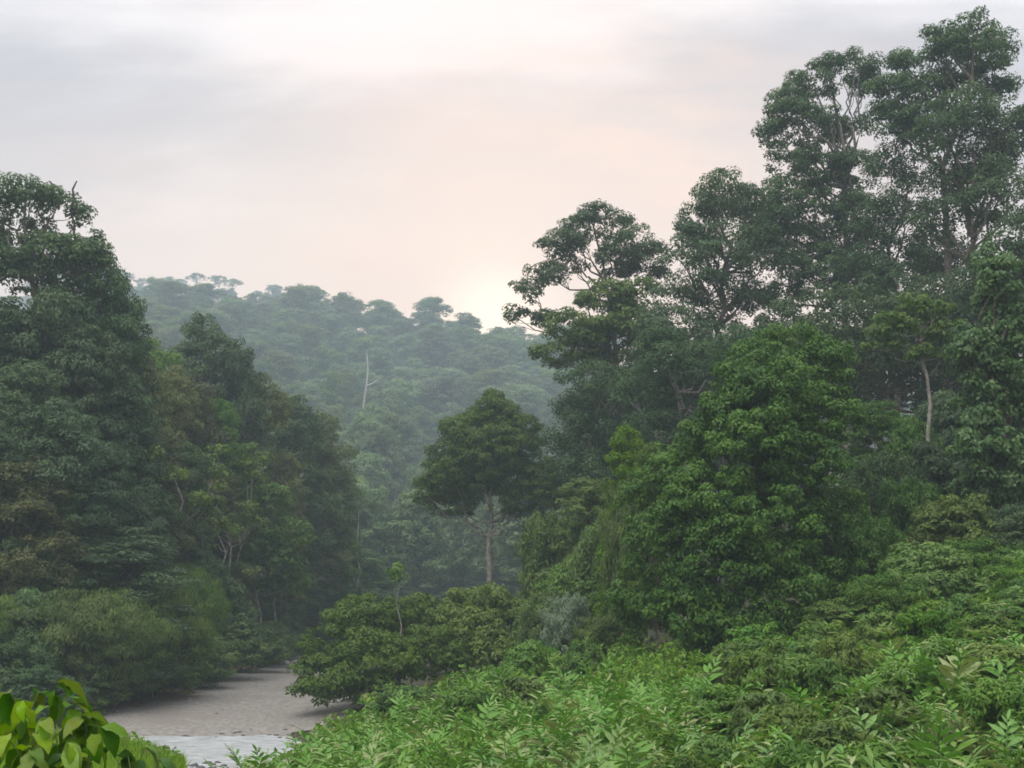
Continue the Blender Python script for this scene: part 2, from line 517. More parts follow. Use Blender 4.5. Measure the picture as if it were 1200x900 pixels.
def crown(lobes, rng, clump=1.1, dens=1.0, per=120, L=0.32, W=0.16, droop=0.3, flat=0.8, gap=0.12,
          odd=0.04, under=0.35, updir=0.45, core=0.22, leafjit=0.5):
    """lobes: (centre, radii).  Clumps sit on the shell of every lobe, leaves on the dome of every clump."""
    P, Nn, T, LL, CC = [], [], [], [], []
    cl_list = []
    for c, r in lobes:
        c = np.asarray(c, float); r = np.asarray(r, float)
        area = 4 * math.pi * ((r[0] * r[1]) ** 1.6 / 3 + (r[0] * r[2]) ** 1.6 / 3 + (r[1] * r[2]) ** 1.6 / 3) ** (1 / 1.6)
        n = max(3, int(area / (clump * clump * 1.5) * dens))
        d = unit(rng.normal(size=(n, 3)))
        keep = (d[:, 2] > -0.25) | (rng.random(n) < under)
        d = d[keep]
        rr = np.where(rng.random(len(d)) < core, rng.uniform(0.3, 0.8, len(d)), rng.uniform(0.80, 1.06, len(d)))
        cc = c + d * r * rr[:, None]
        keep = rng.random(len(cc)) > gap
        cc = cc[keep]; d = d[keep]
        lobe_t = rng.uniform(-0.2, 0.2)
        for j in range(len(cc)):
            s = clump * rng.uniform(0.6, 1.3)
            m = int(per * (s / clump) ** 2 * rng.uniform(0.7, 1.2))
            u = unit(rng.normal(size=(m, 3)))
            low = u[:, 2] < -0.1
            u[low, 2] *= -rng.choice([1, 1, -0.5], size=low.sum())
            q = rng.uniform(0.45, 1.0, m) ** 0.6
            off = u * q[:, None] * s
            off[:, 2] *= flat
            P.append(cc[j] + off)
            out = u * 1.0 + d[j] * 0.4 + np.array((0, 0, updir)) + rng.normal(size=(m, 3)) * leafjit
            Nn.append(out)
            t0 = np.clip(rng.normal(0.45 + lobe_t, 0.2) + rng.normal(size=m) * 0.16, 0, 1)
            od = (rng.random(m) < odd) * rng.random(m)
            T.append(np.stack([t0, od], 1))
            cl_list.append(cc[j])
            ax = u.copy()
            CC.append(ax)
    P = np.concatenate(P); Nn = np.concatenate(Nn); T = np.concatenate(T); CC = np.concatenate(CC)
    sz = rng.uniform(0.7, 1.3, len(P))
    V, Q, T = leaves(P, Nn, L * sz, W * sz, T, rng, droop=droop, axis=CC)
    return V, Q, T, np.array(cl_list)


def limbs_for(base, fork, lobes, cl, rng, r0, twigs=2):
    """trunk from base to fork and beyond, one crooked limb into every lobe, twigs to its clumps"""
    base = np.asarray(base, float); fork = np.asarray(fork, float)
    top = max(lobes, key=lambda l: l[0][2])[0]
    tr = bend(base - np.array((0, 0, 0.5)), fork, rng, 0.035, 8)
    tr2 = bend(fork, top, rng, 0.10, 7)
    P = np.concatenate([tr, tr2[1:]])
    h = np.linspace(0, 1, len(P))
    R = r0 * (1.0 - 0.86 * h ** 1.1)
    R[0] *= 1.5; R[1] *= 1.08
    trunk = tube(P, R, 9)
    L = []
    big = max(float(np.max(r)) for _, r in lobes)
    for c, r in lobes:
        c = np.asarray(c, float)
        if np.allclose(c, top) or float(np.max(r)) < 0.3 * big:
            continue
        tt = np.clip((c[2] - fork[2]) / max(top[2] - fork[2], 0.1) * 0.75 - 0.15, 0, 0.85)
        st = tr2[int(round(tt * (len(tr2) - 1)))]
        d = np.linalg.norm(c - st)
        if c[2] < fork[2]:
            st = tr[-2] if d > 2 else tr[-1]
        Pl = bend(st, c, rng, 0.16, 7, lift=-0.06)
        rl = r0 * 0.34 * min(1.0, 0.5 + d / 10)
        part = [tube(Pl, np.linspace(rl, rl * 0.25, 7), 6)]
        if len(cl):
            near = cl[np.argsort(np.linalg.norm(cl - c, axis=1))[:twigs * 8]]
            for q in near[rng.permutation(len(near))[:twigs]]:
                part.append(tube(bend(Pl[-3], q, rng, 0.15, 5), np.linspace(rl * 0.3, rl * 0.1, 5), 4))
        L.append(join(part))
    return trunk, L


def tree_obj(name, origin, lobes_w, leafmat, rng, label, cat='tree', group=None, bark='bark', r0=0.4, fork=None,
             trunkbase=None, limb_parts=True, crown_name='crown', extra=None, trunk=True, **ck):
    """a tree as an Empty with trunk, limb and crown; lobes_w are in world space, origin is on the ground"""
    origin = np.asarray(origin, float)
    lobes = [(np.asarray(c, float) - origin, np.asarray(r, float)) for c, r in lobes_w]
    root = link(name, None, loc=origin)
    root.empty_display_size = 0.5
    tag(root, label, cat, group)
    V, Q, T, cl = crown(lobes, rng, **ck)
    # keep leaves off the ground
    link(crown_name, mesh_from(crown_name, V, quads=Q, mat=leafmat, tint=T), root)
    if trunk:
        if fork is None:
            lo = min(l[0][2] - l[1][2] * 0.3 for l in lobes)
            cxy = np.mean([l[0] for l in lobes], axis=0)
            fork = np.array((cxy[0] * 0.4, cxy[1] * 0.4, max(lo, 0.8)))
        else:
            fork = np.asarray(fork, float) - origin
        tr, li = limbs_for((0, 0, 0), fork, lobes, cl, rng, r0)
        link('trunk', mesh_from('trunk', *tr, mat=bark, smooth_shade=True), root)
        if li:
            if limb_parts:
                for l in li:
                    link('limb', mesh_from('limb', *l, mat=bark, smooth_shade=True), root)
            else:
                link('limbs', mesh_from('limbs', *join(li), mat=bark, smooth_shade=True), root)
    return root


def px_lobes(Y, lst, rng, depth=1.0, spread=0.5, sat=0):
    """lobes given by picture outline at distance Y, each set to its own depth and given real depth radius"""
    out = []
    for l in lst:
        px, py, rx, ry = l[:4]
        y = Y + (l[4] if len(l) > 4 else 0)
        c = at(px, py, y)
        s = mpx(px, py, y)
        w = rx * s
        if len(l) <= 4:
            c2 = at(px, py, Y + rng.uniform(-spread, spread) * w)
            c = c2
        r = np.array((w, w * depth, ry * s))
        out.append((c, r))
        for k in range(sat):
            d = unit(rng.normal(size=(1, 3)))[0]
            q = rng.uniform(0.34, 0.58)
            out.append((c + d * r * (1.02 - 0.3 * q), r * q))
    return out


def copy_tree(o, parent=None):
    c = o.copy()
    COL.objects.link(c)
    c.parent = parent
    for ch in o.children:
        copy_tree(ch, c)
    return c


# ------------------------------------------------------------------ the setting
def build_ground():
    def axis(segs):
        a = []
        for lo, hi, st in segs:
            a.append(np.arange(lo, hi, st))
        return np.concatenate(a)
    xs = np.concatenate([axis([(-2000, -400, 100), (-400, -120, 9), (-120, -45, 3), (-45, 45, 0.8), (45, 120, 3), (120, 400, 10), (400, 2001, 100)])])
    ys = np.concatenate([axis([(-200, -20, 15), (-20, 5, 2.5), (5, 100, 0.8), (100, 180, 2), (180, 800, 8), (800, 1200, 16), (1200, 2600, 100)])])
    X, Yg = np.meshgrid(xs, ys)
    Z = H(X, Yg)
    V = np.stack([X, Yg, Z], -1).reshape(-1, 3)
    w, h = len(xs), len(ys)
    i = np.arange((h - 1) * w).reshape(h - 1, w)[:, :-1].ravel()
    Q = np.stack([i, i + 1, i + w + 1, i + w], 1)
    o = link('ground', mesh_from('ground', V, quads=Q, mat='soil', smooth_shade=True))
    tag(o, 'dark forest floor covering the valley sides', None, None, 'structure')


def patch(name, poly, lift, mat, step, label, seed, edge=0.6):
    """a sheet laid on the terrain inside an outline, with an uneven edge"""
    poly = np.array(poly, float)
    x0, y0 = poly.min(0) - 1; x1, y1 = poly.max(0) + 1
    xs = np.arange(x0, x1, step); ys = np.arange(y0, y1, step)
    X, Yg = np.meshgrid(xs, ys)
    pts = np.stack([X.ravel(), Yg.ravel()], 1)
    pts2 = pts + edge * np.stack([_vnoise(pts[:, 1] * 1.3 + seed, pts[:, 0] * 1.7), _vnoise(pts[:, 0] * 1.1, pts[:, 1] * 1.9 + seed)], 1)
    ins = np.zeros(len(pts), bool)
    n = len(poly)
    for i in range(n):
        a, b = poly[i], poly[(i + 1) % n]
        cond = (a[1] > pts2[:, 1]) != (b[1] > pts2[:, 1])
        with np.errstate(divide='ignore', invalid='ignore'):
            xi = (b[0] - a[0]) * (pts2[:, 1] - a[1]) / (b[1] - a[1]) + a[0]
        ins ^= cond & (pts2[:, 0] < xi)
    w, h = len(xs), len(ys)
    idx = np.arange(w * h).reshape(h, w)
    ok = ins.reshape(h, w)
    cell = ok[:-1, :-1] & ok[1:, :-1] & ok[:-1, 1:] & ok[1:, 1:]
    q = np.stack([idx[:-1, :-1][cell], idx[:-1, 1:][cell], idx[1:, 1:][cell], idx[1:, :-1][cell]], 1)
    used = np.unique(q)
    remap = np.full(w * h, -1); remap[used] = np.arange(len(used))
    Z = H(pts[used, 0], pts[used, 1]) + lift
    V = np.stack([pts[used, 0], pts[used, 1], Z], 1)
    o = link(name, mesh_from(name, V, quads=remap[q], mat=mat, smooth_shade=True))
    tag(o, label, None, None, 'structure')
    return o


def build_river():
    xs = np.arange(-60, -4, 0.2); ys = np.arange(54, 78.5, 0.16)
    X, Yg = np.meshgrid(xs, ys)
    r = np.random.default_rng(5)
    Z = np.zeros_like(X)
    for k in range(26):
        a = r.uniform(-0.9, 0.9); wl = r.uniform(0.5, 1.3)
        kx, ky = math.sin(a) / wl * 6.28, math.cos(a) / wl * 6.28
        Z += 0.003 * wl * np.sin(kx * X + ky * Yg + r.uniform(0, 6.28))
    V = np.stack([X, Yg, Z], -1).reshape(-1, 3)
    w, h = len(xs), len(ys)
    i = np.arange((h - 1) * w).reshape(h - 1, w)[:, :-1].ravel()
    Q = np.stack([i, i + 1, i + w + 1, i + w], 1)
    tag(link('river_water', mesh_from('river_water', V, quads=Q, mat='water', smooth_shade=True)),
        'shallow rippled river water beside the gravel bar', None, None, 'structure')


build_ground()
build_river()
patch('gravel_bar', [(-40, 72.3), (-12.5, 72.8), (-9.5, 80), (-12.5, 95), (-15.5, 115), (-18, 140), (-21, 152), (-27, 150), (-27.5, 130),
                     (-27.5, 115), (-29, 95), (-31.5, 84), (-40, 76)], 0.06, 'gravel', 0.5, 'pale gravel bar along the river bend', 1.0)
patch('red_soil_bank', [(-36, 77), (-30.5, 83), (-25, 89), (-24, 95), (-26.5, 108), (-27, 135), (-31, 136), (-33, 110), (-36, 90)], 0.11, 'redsoil', 0.5,
      'reddish bare soil at the foot of the forest', 2.0, 1.1)


# ------------------------------------------------------------------ tree kinds that are copied
class Proto:
    def __init__(self, h, w, lobes, leafmat, seed, r0=0.35, fork=None, bark='bark', trunk=True, limb_parts=False, **ck):
        rng = np.random.default_rng(seed)
        lobes = [(np.array(c, float), np.array(r, float)) for c, r in lobes]
        V, Q, T, cl = crown(lobes, rng, **ck)
        V[:, 2] = np.maximum(V[:, 2], 0.02)
        self.top = float(np.quantile(V[:, 2], 0.998))
        self.w = float(np.quantile(V[:, 0], 0.99) - np.quantile(V[:, 0], 0.01))
        self.crown = mesh_from('crown', V, quads=Q, mat=leafmat, tint=T)
        self.trunk = None; self.limbs = []
        if trunk:
            if fork is None:
                lo = min(l[0][2] - l[1][2] * 0.3 for l in lobes)
                fork = (0, 0, max(lo, 0.8))
            tr, li = limbs_for((0, 0, 0), fork, lobes, cl, rng, r0)
            self.trunk = mesh_from('trunk', *tr, mat=bark, smooth_shade=True)
            if limb_parts:
                self.limbs = [mesh_from('limb', *l, mat=bark, smooth_shade=True) for l in li]
            elif li:
                V, Q = join([tr] + li)
                self.trunk = mesh_from('trunk', V, quads=Q, mat=bark, smooth_shade=True)

    def put(self, name, loc, sxy, sz, rot, label, cat='tree', group=None, mat=None, parts=('crown', 'trunk')):
        root = link(name, None, loc=loc, rot=(0, 0, rot), scale=(sxy, sxy, sz))
        root.empty_display_size = 0.5
        tag(root, label, cat, group)
        c = link(parts[0], self.crown, root)
        if mat:
            c.material_slots[0].link = 'OBJECT'
            c.material_slots[0].material = M[mat]
        if self.trunk:
            link(parts[1], self.trunk, root)
        for l in self.limbs:
            link('limb', l, root)
        return root

    def at_px(self, name, px, py, Y, wpx, label, cat='tree', group=None, mat=None, rot=None, parts=('crown', 'trunk')):
        p = at(px, py, Y)
        z0 = Hs(p[0], p[1])
        h = max(p[2] - z0, 1.0)
        if self.top < 10 and h > 11.5:
            return CANOPY[2].at_px('slope_tree' if name == 'slope_bush' else 'bank_tree', px, py, Y, wpx, label.replace('bush', 'small tree'), 'tree', group, mat, rot)
        s = wpx * mpx(px, py, Y) / self.w
        return self.put(name, (p[0], p[1], z0 - 0.05), s, h / self.top, random.uniform(0, 6.28) if rot is None else rot, label, cat, group, mat, parts)


def dome_lobes(h, w, z0, k, seed, lr=0.21, squash=0.8, shape=1.0):
    r = np.random.default_rng(seed)
    out = []
    for i in range(k):
        t = (i + 0.5) / k
        z = z0 + (h - z0 - w * lr * squash * 0.6) * t
        prof = math.sqrt(max(1 - (t ** (1.3 * shape)) ** 2, 0.02))
        a = i * 2.4 + r.uniform(-0.5, 0.5)
        rad = (w / 2 - w * lr * 0.9) * prof * r.uniform(0.65, 1.1)
        s = w * lr * r.uniform(0.8, 1.25)
        out.append(((rad * math.cos(a), rad * math.sin(a), z), (s, s, s * squash)))
    return out


def umbrella_lobes(h, w, k, seed, lr=0.16):
    r = np.random.default_rng(seed)
    out = []
    for i in range(k):
        a = i * 2.4 + r.uniform(-0.4, 0.4)
        q = math.sqrt((i + 0.3) / k)
        rad = (w / 2 - w * lr * 0.7) * q * r.uniform(0.8, 1.08)
        s = w * lr * r.uniform(0.75, 1.25)
        z = h - s * 0.5 - (q ** 2) * w * 0.24 * r.uniform(0.5, 1.3)
        out.append(((rad * math.cos(a), rad * math.sin(a), z), (s, s, s * r.uniform(0.5, 0.75))))
    return out


near = dict(clump=1.0, per=80, L=0.36, W=0.18)
farp = dict(clump=1.45, per=60, L=0.62, W=0.34)
umbp = dict(clump=0.8, per=26, L=0.46, W=0.25, dens=0.75)
CANOPY = [Proto(30, 14, dome_lobes(30, 14, 12, 19, 11, lr=0.165), 'deep', 21, **near),
          Proto(28, 13, dome_lobes(28, 13, 8, 22, 12, lr=0.16), 'deep', 22, **near),
          Proto(30, 12, dome_lobes(30, 12, 5, 26, 13, lr=0.165, squash=0.85), 'deep', 23, **near)]
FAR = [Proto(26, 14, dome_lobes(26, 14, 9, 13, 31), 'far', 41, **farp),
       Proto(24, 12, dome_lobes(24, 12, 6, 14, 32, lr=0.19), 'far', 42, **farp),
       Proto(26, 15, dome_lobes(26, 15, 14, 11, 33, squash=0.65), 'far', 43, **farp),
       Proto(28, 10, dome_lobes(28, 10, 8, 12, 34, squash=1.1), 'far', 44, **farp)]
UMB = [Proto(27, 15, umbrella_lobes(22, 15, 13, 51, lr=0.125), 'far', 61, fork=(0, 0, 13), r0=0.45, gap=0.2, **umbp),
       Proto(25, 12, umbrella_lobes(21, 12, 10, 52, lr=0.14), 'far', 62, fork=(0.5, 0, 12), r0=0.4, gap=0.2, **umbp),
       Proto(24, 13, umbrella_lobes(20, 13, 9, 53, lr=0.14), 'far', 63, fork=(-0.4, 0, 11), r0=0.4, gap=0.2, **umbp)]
BUSH = [Proto(7, 9, dome_lobes(7, 9, 1.4, 14, 71, lr=0.2, shape=1.6), 'mid', 81, r0=0.14, clump=0.75, per=80, L=0.28, W=0.13),
        Proto(8, 8, dome_lobes(8, 8, 1.4, 14, 72, lr=0.21, shape=1.4), 'mid', 82, r0=0.14, clump=0.7, per=70, L=0.32, W=0.15)]
SHRUB = [Proto(1.9, 2.4, dome_lobes(1.9, 2.4, 0.4, 9, 74, lr=0.2, shape=1.3), 'cover', 84, r0=0.04, clump=0.30, per=60, L=0.17, W=0.075, gap=0.2),
         Proto(2.1, 2.0, dome_lobes(2.1, 2.0, 0.4, 9, 75, lr=0.2, shape=1.1), 'cover', 85, r0=0.04, clump=0.28, per=45, L=0.24, W=0.07, gap=0.2, droop=0.7)]
BAMBOO = [Proto(9, 11, dome_lobes(9, 11, 1.8, 16, 73, lr=0.2, shape=1.7, squash=0.75), 'bamboo', 83, r0=0.12, clump=0.95, per=170, L=0.36, W=0.075,
                droop=1.1, updir=0.5, flat=0.8)]

# ------------------------------------------------------------------ far forest across the valley
def build_far():
    rng = np.random.default_rng(99)
    pts = []
    # crest of the near ridge: spreading crowns standing free against the sky
    lab = 'hazy spreading tree standing free against the sky on the ridge crest'
    grp = 'trees along the ridge crest'
    x = -205.0
    while x < 50:
        Y = 750 + rng.uniform(-12, 12)
        p = UMB[int(rng.integers(3))]
        s = rng.uniform(0.9, 1.25)
        p.put('ridge_tree', (x, Y, Hs(x, Y)), s * 1.3, s * rng.uniform(0.85, 1.1), rng.uniform(0, 6.28), lab, 'tree', grp)
        pts.append((x, Y))
        x += rng.uniform(6, 17)
    x = -420.0
    while x < -140:
        Y = 1080 + rng.uniform(-20, 20)
        p = UMB[int(rng.integers(3))] if rng.random() < 0.6 else FAR[int(rng.integers(3))]
        s = rng.uniform(1.2, 1.6)
        p.put('ridge_tree', (x, Y, Hs(x, Y)), s, s, rng.uniform(0, 6.28), 'pale blue tree on the farthest ridge beyond the crest', 'tree', 'trees on the farthest ridge')
        x += rng.uniform(10, 19)
    for x0, x1, Yc, st, lbl, grp2 in ((-225, 66, 752, 7.5, 'small hazy tree filling the ridge crest between spreading crowns', 'small trees on the ridge crest'),
                                      (-440, -130, 1088, 13.0, 'small pale blue tree filling the farthest ridge', 'small trees on the farthest ridge')):
        x = x0
        while x < x1:
            Y = Yc + rng.uniform(-8, 8)
            s = rng.uniform(0.55, 0.95)
            FAR[int(rng.integers(3))].put('ridge_tree', (x, Y, Hs(x, Y) - 0.5), s * 1.35, s * 0.85, rng.uniform(0, 6.28), lbl, 'tree', grp2)
            x += rng.uniform(0.6, 1.4) * st
    n = 0
    tries = 0
    while n < 300 and tries < 16000:
        tries += 1
        Y = math.sqrt(rng.uniform(225 ** 2, 742 ** 2))
        px = rng.uniform(95, 720)
        X = (px - 600) / F * Y * 1.01
        if Y < 330 and px < 370:
            continue
        sp = 5.5 + Y * 0.0145
        if any((X - a) ** 2 + (Y - b) ** 2 < sp * sp for a, b in pts):
            continue
        k = rng.random()
        p = FAR[int(rng.integers(4))]
        s = rng.uniform(0.62, 1.15) * (1.0 + 0.3 * min(max((Y - 220) / 480, 0), 1))
        if abs(px - 428) < 26 and Y < 475 and (Hs(X, Y) + 27 * s - 8) / Y * F > 232:
            continue
        wide = 1.0
        if Y > 500:
            wide = 1.3
            if p is FAR[3]:
                p = FAR[2]
        mat = None if k < 0.62 else ('olive' if k < 0.80 else ('mid' if k < 0.93 else 'rust'))
        lbl = {None: 'hazy dark green tree on the forested slope below the ridge', 'olive': 'hazy olive tree on the forested slope below the ridge',
               'mid': 'hazy fresh green tree on the forested slope below the ridge', 'rust': 'hazy brownish tree on the forested slope below the ridge'}[mat]
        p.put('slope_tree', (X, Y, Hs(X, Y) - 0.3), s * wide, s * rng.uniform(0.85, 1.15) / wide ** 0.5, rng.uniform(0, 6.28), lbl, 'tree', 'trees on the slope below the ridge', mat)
        pts.append((X, Y)); n += 1
    print('far trees', n)


build_far()


# ------------------------------------------------------------------ left forest wall
def build_left():
    rng = np.random.default_rng(3)
    # the tall tree at the top of the left slope, with a broken crown
    Y = 100
    L = px_lobes(Y, [(30, 232, 34, 18), (68, 240, 26, 16), (-5, 240, 34, 26), (92, 262, 20, 13), (112, 287, 13, 12), (70, 300, 42, 22),
                     (10, 300, 34, 24), (100, 312, 30, 20), (40, 325, 45, 24), (-20, 290, 30, 40), (45, 270, 16, 12)], rng, sat=1)
    X0 = at(40, 400, Y)[0]
    tree_obj('forest_tree', (X0, Y, Hs(X0, Y)), L, 'deep', rng, 'tallest dark tree on the left slope with sky gaps and dead twigs in its crown', r0=0.5,
             fork=at(45, 400, Y), clump=0.95, per=80, L=0.36, W=0.17, gap=0.22)
    W = [  # px, top, Y, width px, kind, material
        (118, 300, 103, 120, 0, 'deep'), (60, 335, 97, 130, 1, 'deep'), (5, 350, 95, 130, 2, 'deep'), (140, 338, 106, 90, 1, 'deep'),
        (105, 385, 98, 120, 2, 'deep'), (35, 420, 92, 130, 0, 'deep'), (160, 395, 108, 90, 2, 'olive'), (75, 470, 91, 120, 1, 'deep'),
        (140, 455, 101, 110, 1, 'deep'), (0, 470, 88, 110, 1, 'deep'), (30, 535, 86, 120, 1, 'rust'), (195, 430, 116, 90, 0, 'olive'),
        (185, 400, 128, 80, 1, 'mid'), (240, 372, 140, 95, 0, 'deep'), (275, 400, 138, 80, 1, 'deep'), (225, 440, 122, 80, 1, 'rust'),
        (120, 520, 94, 100, 2, 'deep'), (180, 505, 105, 90, 1, 'rust'), (215, 520, 112, 80, 2, 'deep'), (255, 470, 126, 80, 2, 'bright'),
        (300, 440, 146, 90, 0, 'olive'), (338, 465, 158, 90, 0, 'deep'), (372, 485, 168, 85, 1, 'olive'), (285, 520, 138, 70, 1, 'mid'),
        (320, 530, 152, 80, 2, 'olive'), (385, 535, 172, 75, 2, 'mid'), (358, 570, 164, 80, 1, 'olive'), (160, 575, 99, 80, 1, 'deep'),
        (85, 565, 89, 100, 2, 'deep'), (250, 545, 122, 80, 2, 'olive'), (388, 620, 176, 80, 1, 'deep'), (350, 640, 160, 70, 1, 'deep'),
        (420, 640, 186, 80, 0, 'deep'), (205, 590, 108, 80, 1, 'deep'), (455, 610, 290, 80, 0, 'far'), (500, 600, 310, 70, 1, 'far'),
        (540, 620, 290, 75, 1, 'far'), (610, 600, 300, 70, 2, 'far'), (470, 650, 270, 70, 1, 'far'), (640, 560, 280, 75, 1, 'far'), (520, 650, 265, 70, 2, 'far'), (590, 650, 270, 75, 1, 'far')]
    nm = {'deep': 'dark green', 'olive': 'olive', 'rust': 'brownish', 'mid': 'fresh green', 'bright': 'light green', 'far': 'blue green'}
    for px, top, Yt, w, k, mat in W:
        Yt += rng.uniform(-1.5, 1.5)
        if mat == 'far':
            lbl, grp = 'bluish hazy tree in the valley bottom behind the lone round tree', 'trees in the valley bottom'
        elif px > 290:
            lbl, grp = nm[mat] + ' tree at the far end of the left forest by the river bend', 'trees at the end of the left forest'
        else:
            band = 'on the left skyline' if top < 400 else ('half way up the left forest' if top < 500 else 'low in the left forest')
            near = 'below the tallest left tree' if px < 90 else ('next to haze-dimmed trees' if px > 190 else 'beside pale slender stems')
            lbl, grp = nm[mat] + ' tree ' + band + ' ' + near, 'trees of the left forest wall'
        CANOPY[k].at_px('forest_tree', px, top, Yt, w * 1.12, lbl, 'tree', grp, mat)
    # light green large-leaved tree that leans over the bank
    Y = 132
    L = px_lobes(Y, [(310, 590, 34, 22), (335, 630, 30, 20), (300, 640, 34, 26), (345, 685, 22, 14), (270, 560, 30, 30), (330, 660, 26, 18), (290, 690, 34, 30)], rng)
    X0 = at(292, 740, Y)[0]
    tree_obj('leaning_tree', (X0, Y, Hs(X0, Y)), L, 'bright', rng, 'light green loose-leaved tree leaning over the river bank', r0=0.22, bark='pale_bark',
             clump=0.8, per=26, L=0.55, W=0.30, gap=0.25)
    # slender pale stems in front of the wall
    for i, (pb, tb, pt, tt, Yp) in enumerate([(268, 735, 300, 560, 126), (300, 740, 312, 600, 132), (215, 700, 245, 590, 113), (238, 690, 262, 560, 116), (232, 640, 238, 545, 114), (278, 650, 292, 545, 128), (255, 730, 280, 610, 121), (282, 745, 288, 640, 130), (180, 660, 204, 560, 104), (318, 750, 328, 650, 146)]):
        p = at(pb, tb, Yp); z0 = Hs(p[0], Yp)
        q = at(pt, tt, Yp + rng.uniform(-2, 2))
        root = link('slender_tree', None, loc=(p[0], Yp, z0))
        tag(root, 'slender pale bare-stemmed tree leaning out of the left forest edge', 'tree', 'pale slender trees')
        e = q - np.array((p[0], Yp, z0))
        P = bend((0, 0, -0.3), e, rng, 0.10, 9)
        parts = [tube(P, np.linspace(0.14, 0.05, 9), 6)]
        tips = []
        for j in range(5):
            s = P[int(rng.integers(4, 9))]
            tip = s + np.array((rng.uniform(-2.2, 2.2), rng.uniform(-1.5, 1.5), rng.uniform(0.8, 3.0)))
            parts.append(tube(bend(s, tip, rng, 0.2, 5), np.linspace(0.06, 0.02, 5), 4))
            tips.append((tip, np.array((0.9, 0.9, 0.6))))
        link('trunk', mesh_from('trunk', *join(parts), mat='pale_bark', smooth_shade=True), root)
        V, Q, T, _ = crown(tips + [(e, np.array((1.0, 1.0, 0.7)))], rng, clump=0.6, per=22, L=0.4, W=0.2, gap=0.3)
        link('crown', mesh_from('crown', V, quads=Q, mat='mid', tint=T), root)
    # feathery mounds and bushes at the foot of the wall
    B = [(150, 618, 92, 170, 'o'), (75, 690, 84, 170, 'o'), (30, 690, 82, 110, 'b'), (120, 690, 87, 150, 'o'), (185, 690, 93, 120, 'o'), (5, 740, 78, 130, 'b'), (50, 780, 77, 90, 'b'),
         (140, 745, 88, 110, 'd'), (185, 745, 94, 100, 'd'), (225, 735, 102, 95, 'd'), (255, 725, 112, 90, 'd'), (285, 725, 124, 85, 'd'), (312, 728, 136, 70, 'd'), (330, 742, 146, 60, 'd'), (345, 748, 156, 60, 'd'),
         (210, 660, 103, 100, 'o'), (250, 660, 113, 90, 'b'), (320, 690, 150, 70, 'b'), (365, 700, 168, 80, 'b'), (-20, 700, 80, 110, 'o'), (95, 620, 90, 100, 'b'),
         (400, 700, 172, 80, 'b'), (440, 690, 170, 90, 'b'), (-30, 780, 75, 90, 'b'), (100, 770, 83, 80, 'd'), (60, 640, 87, 90, 'b')]
    for px, top, Yb, w, k in B:
        if k == 'o':
            BAMBOO[0].at_px('bamboo_clump', px, top, Yb, w, 'feathery drooping bamboo mound at the foot of the left forest', 'bamboo', 'bamboo mounds by the river', parts=('foliage', 'stem'))
        else:
            mat = 'deep' if k == 'b' else 'mid'
            BUSH[int(rng.integers(2))].at_px('river_bush', px, top, Yb, w, ('dark bush tucked under the left forest trees' if k == 'b' else 'leafy bush overhanging the edge of the gravel bar'),
                                             'bush', 'bushes under the left forest' if k == 'b' else 'bushes along the gravel bar', mat, parts=('foliage', 'stem'))


build_left()


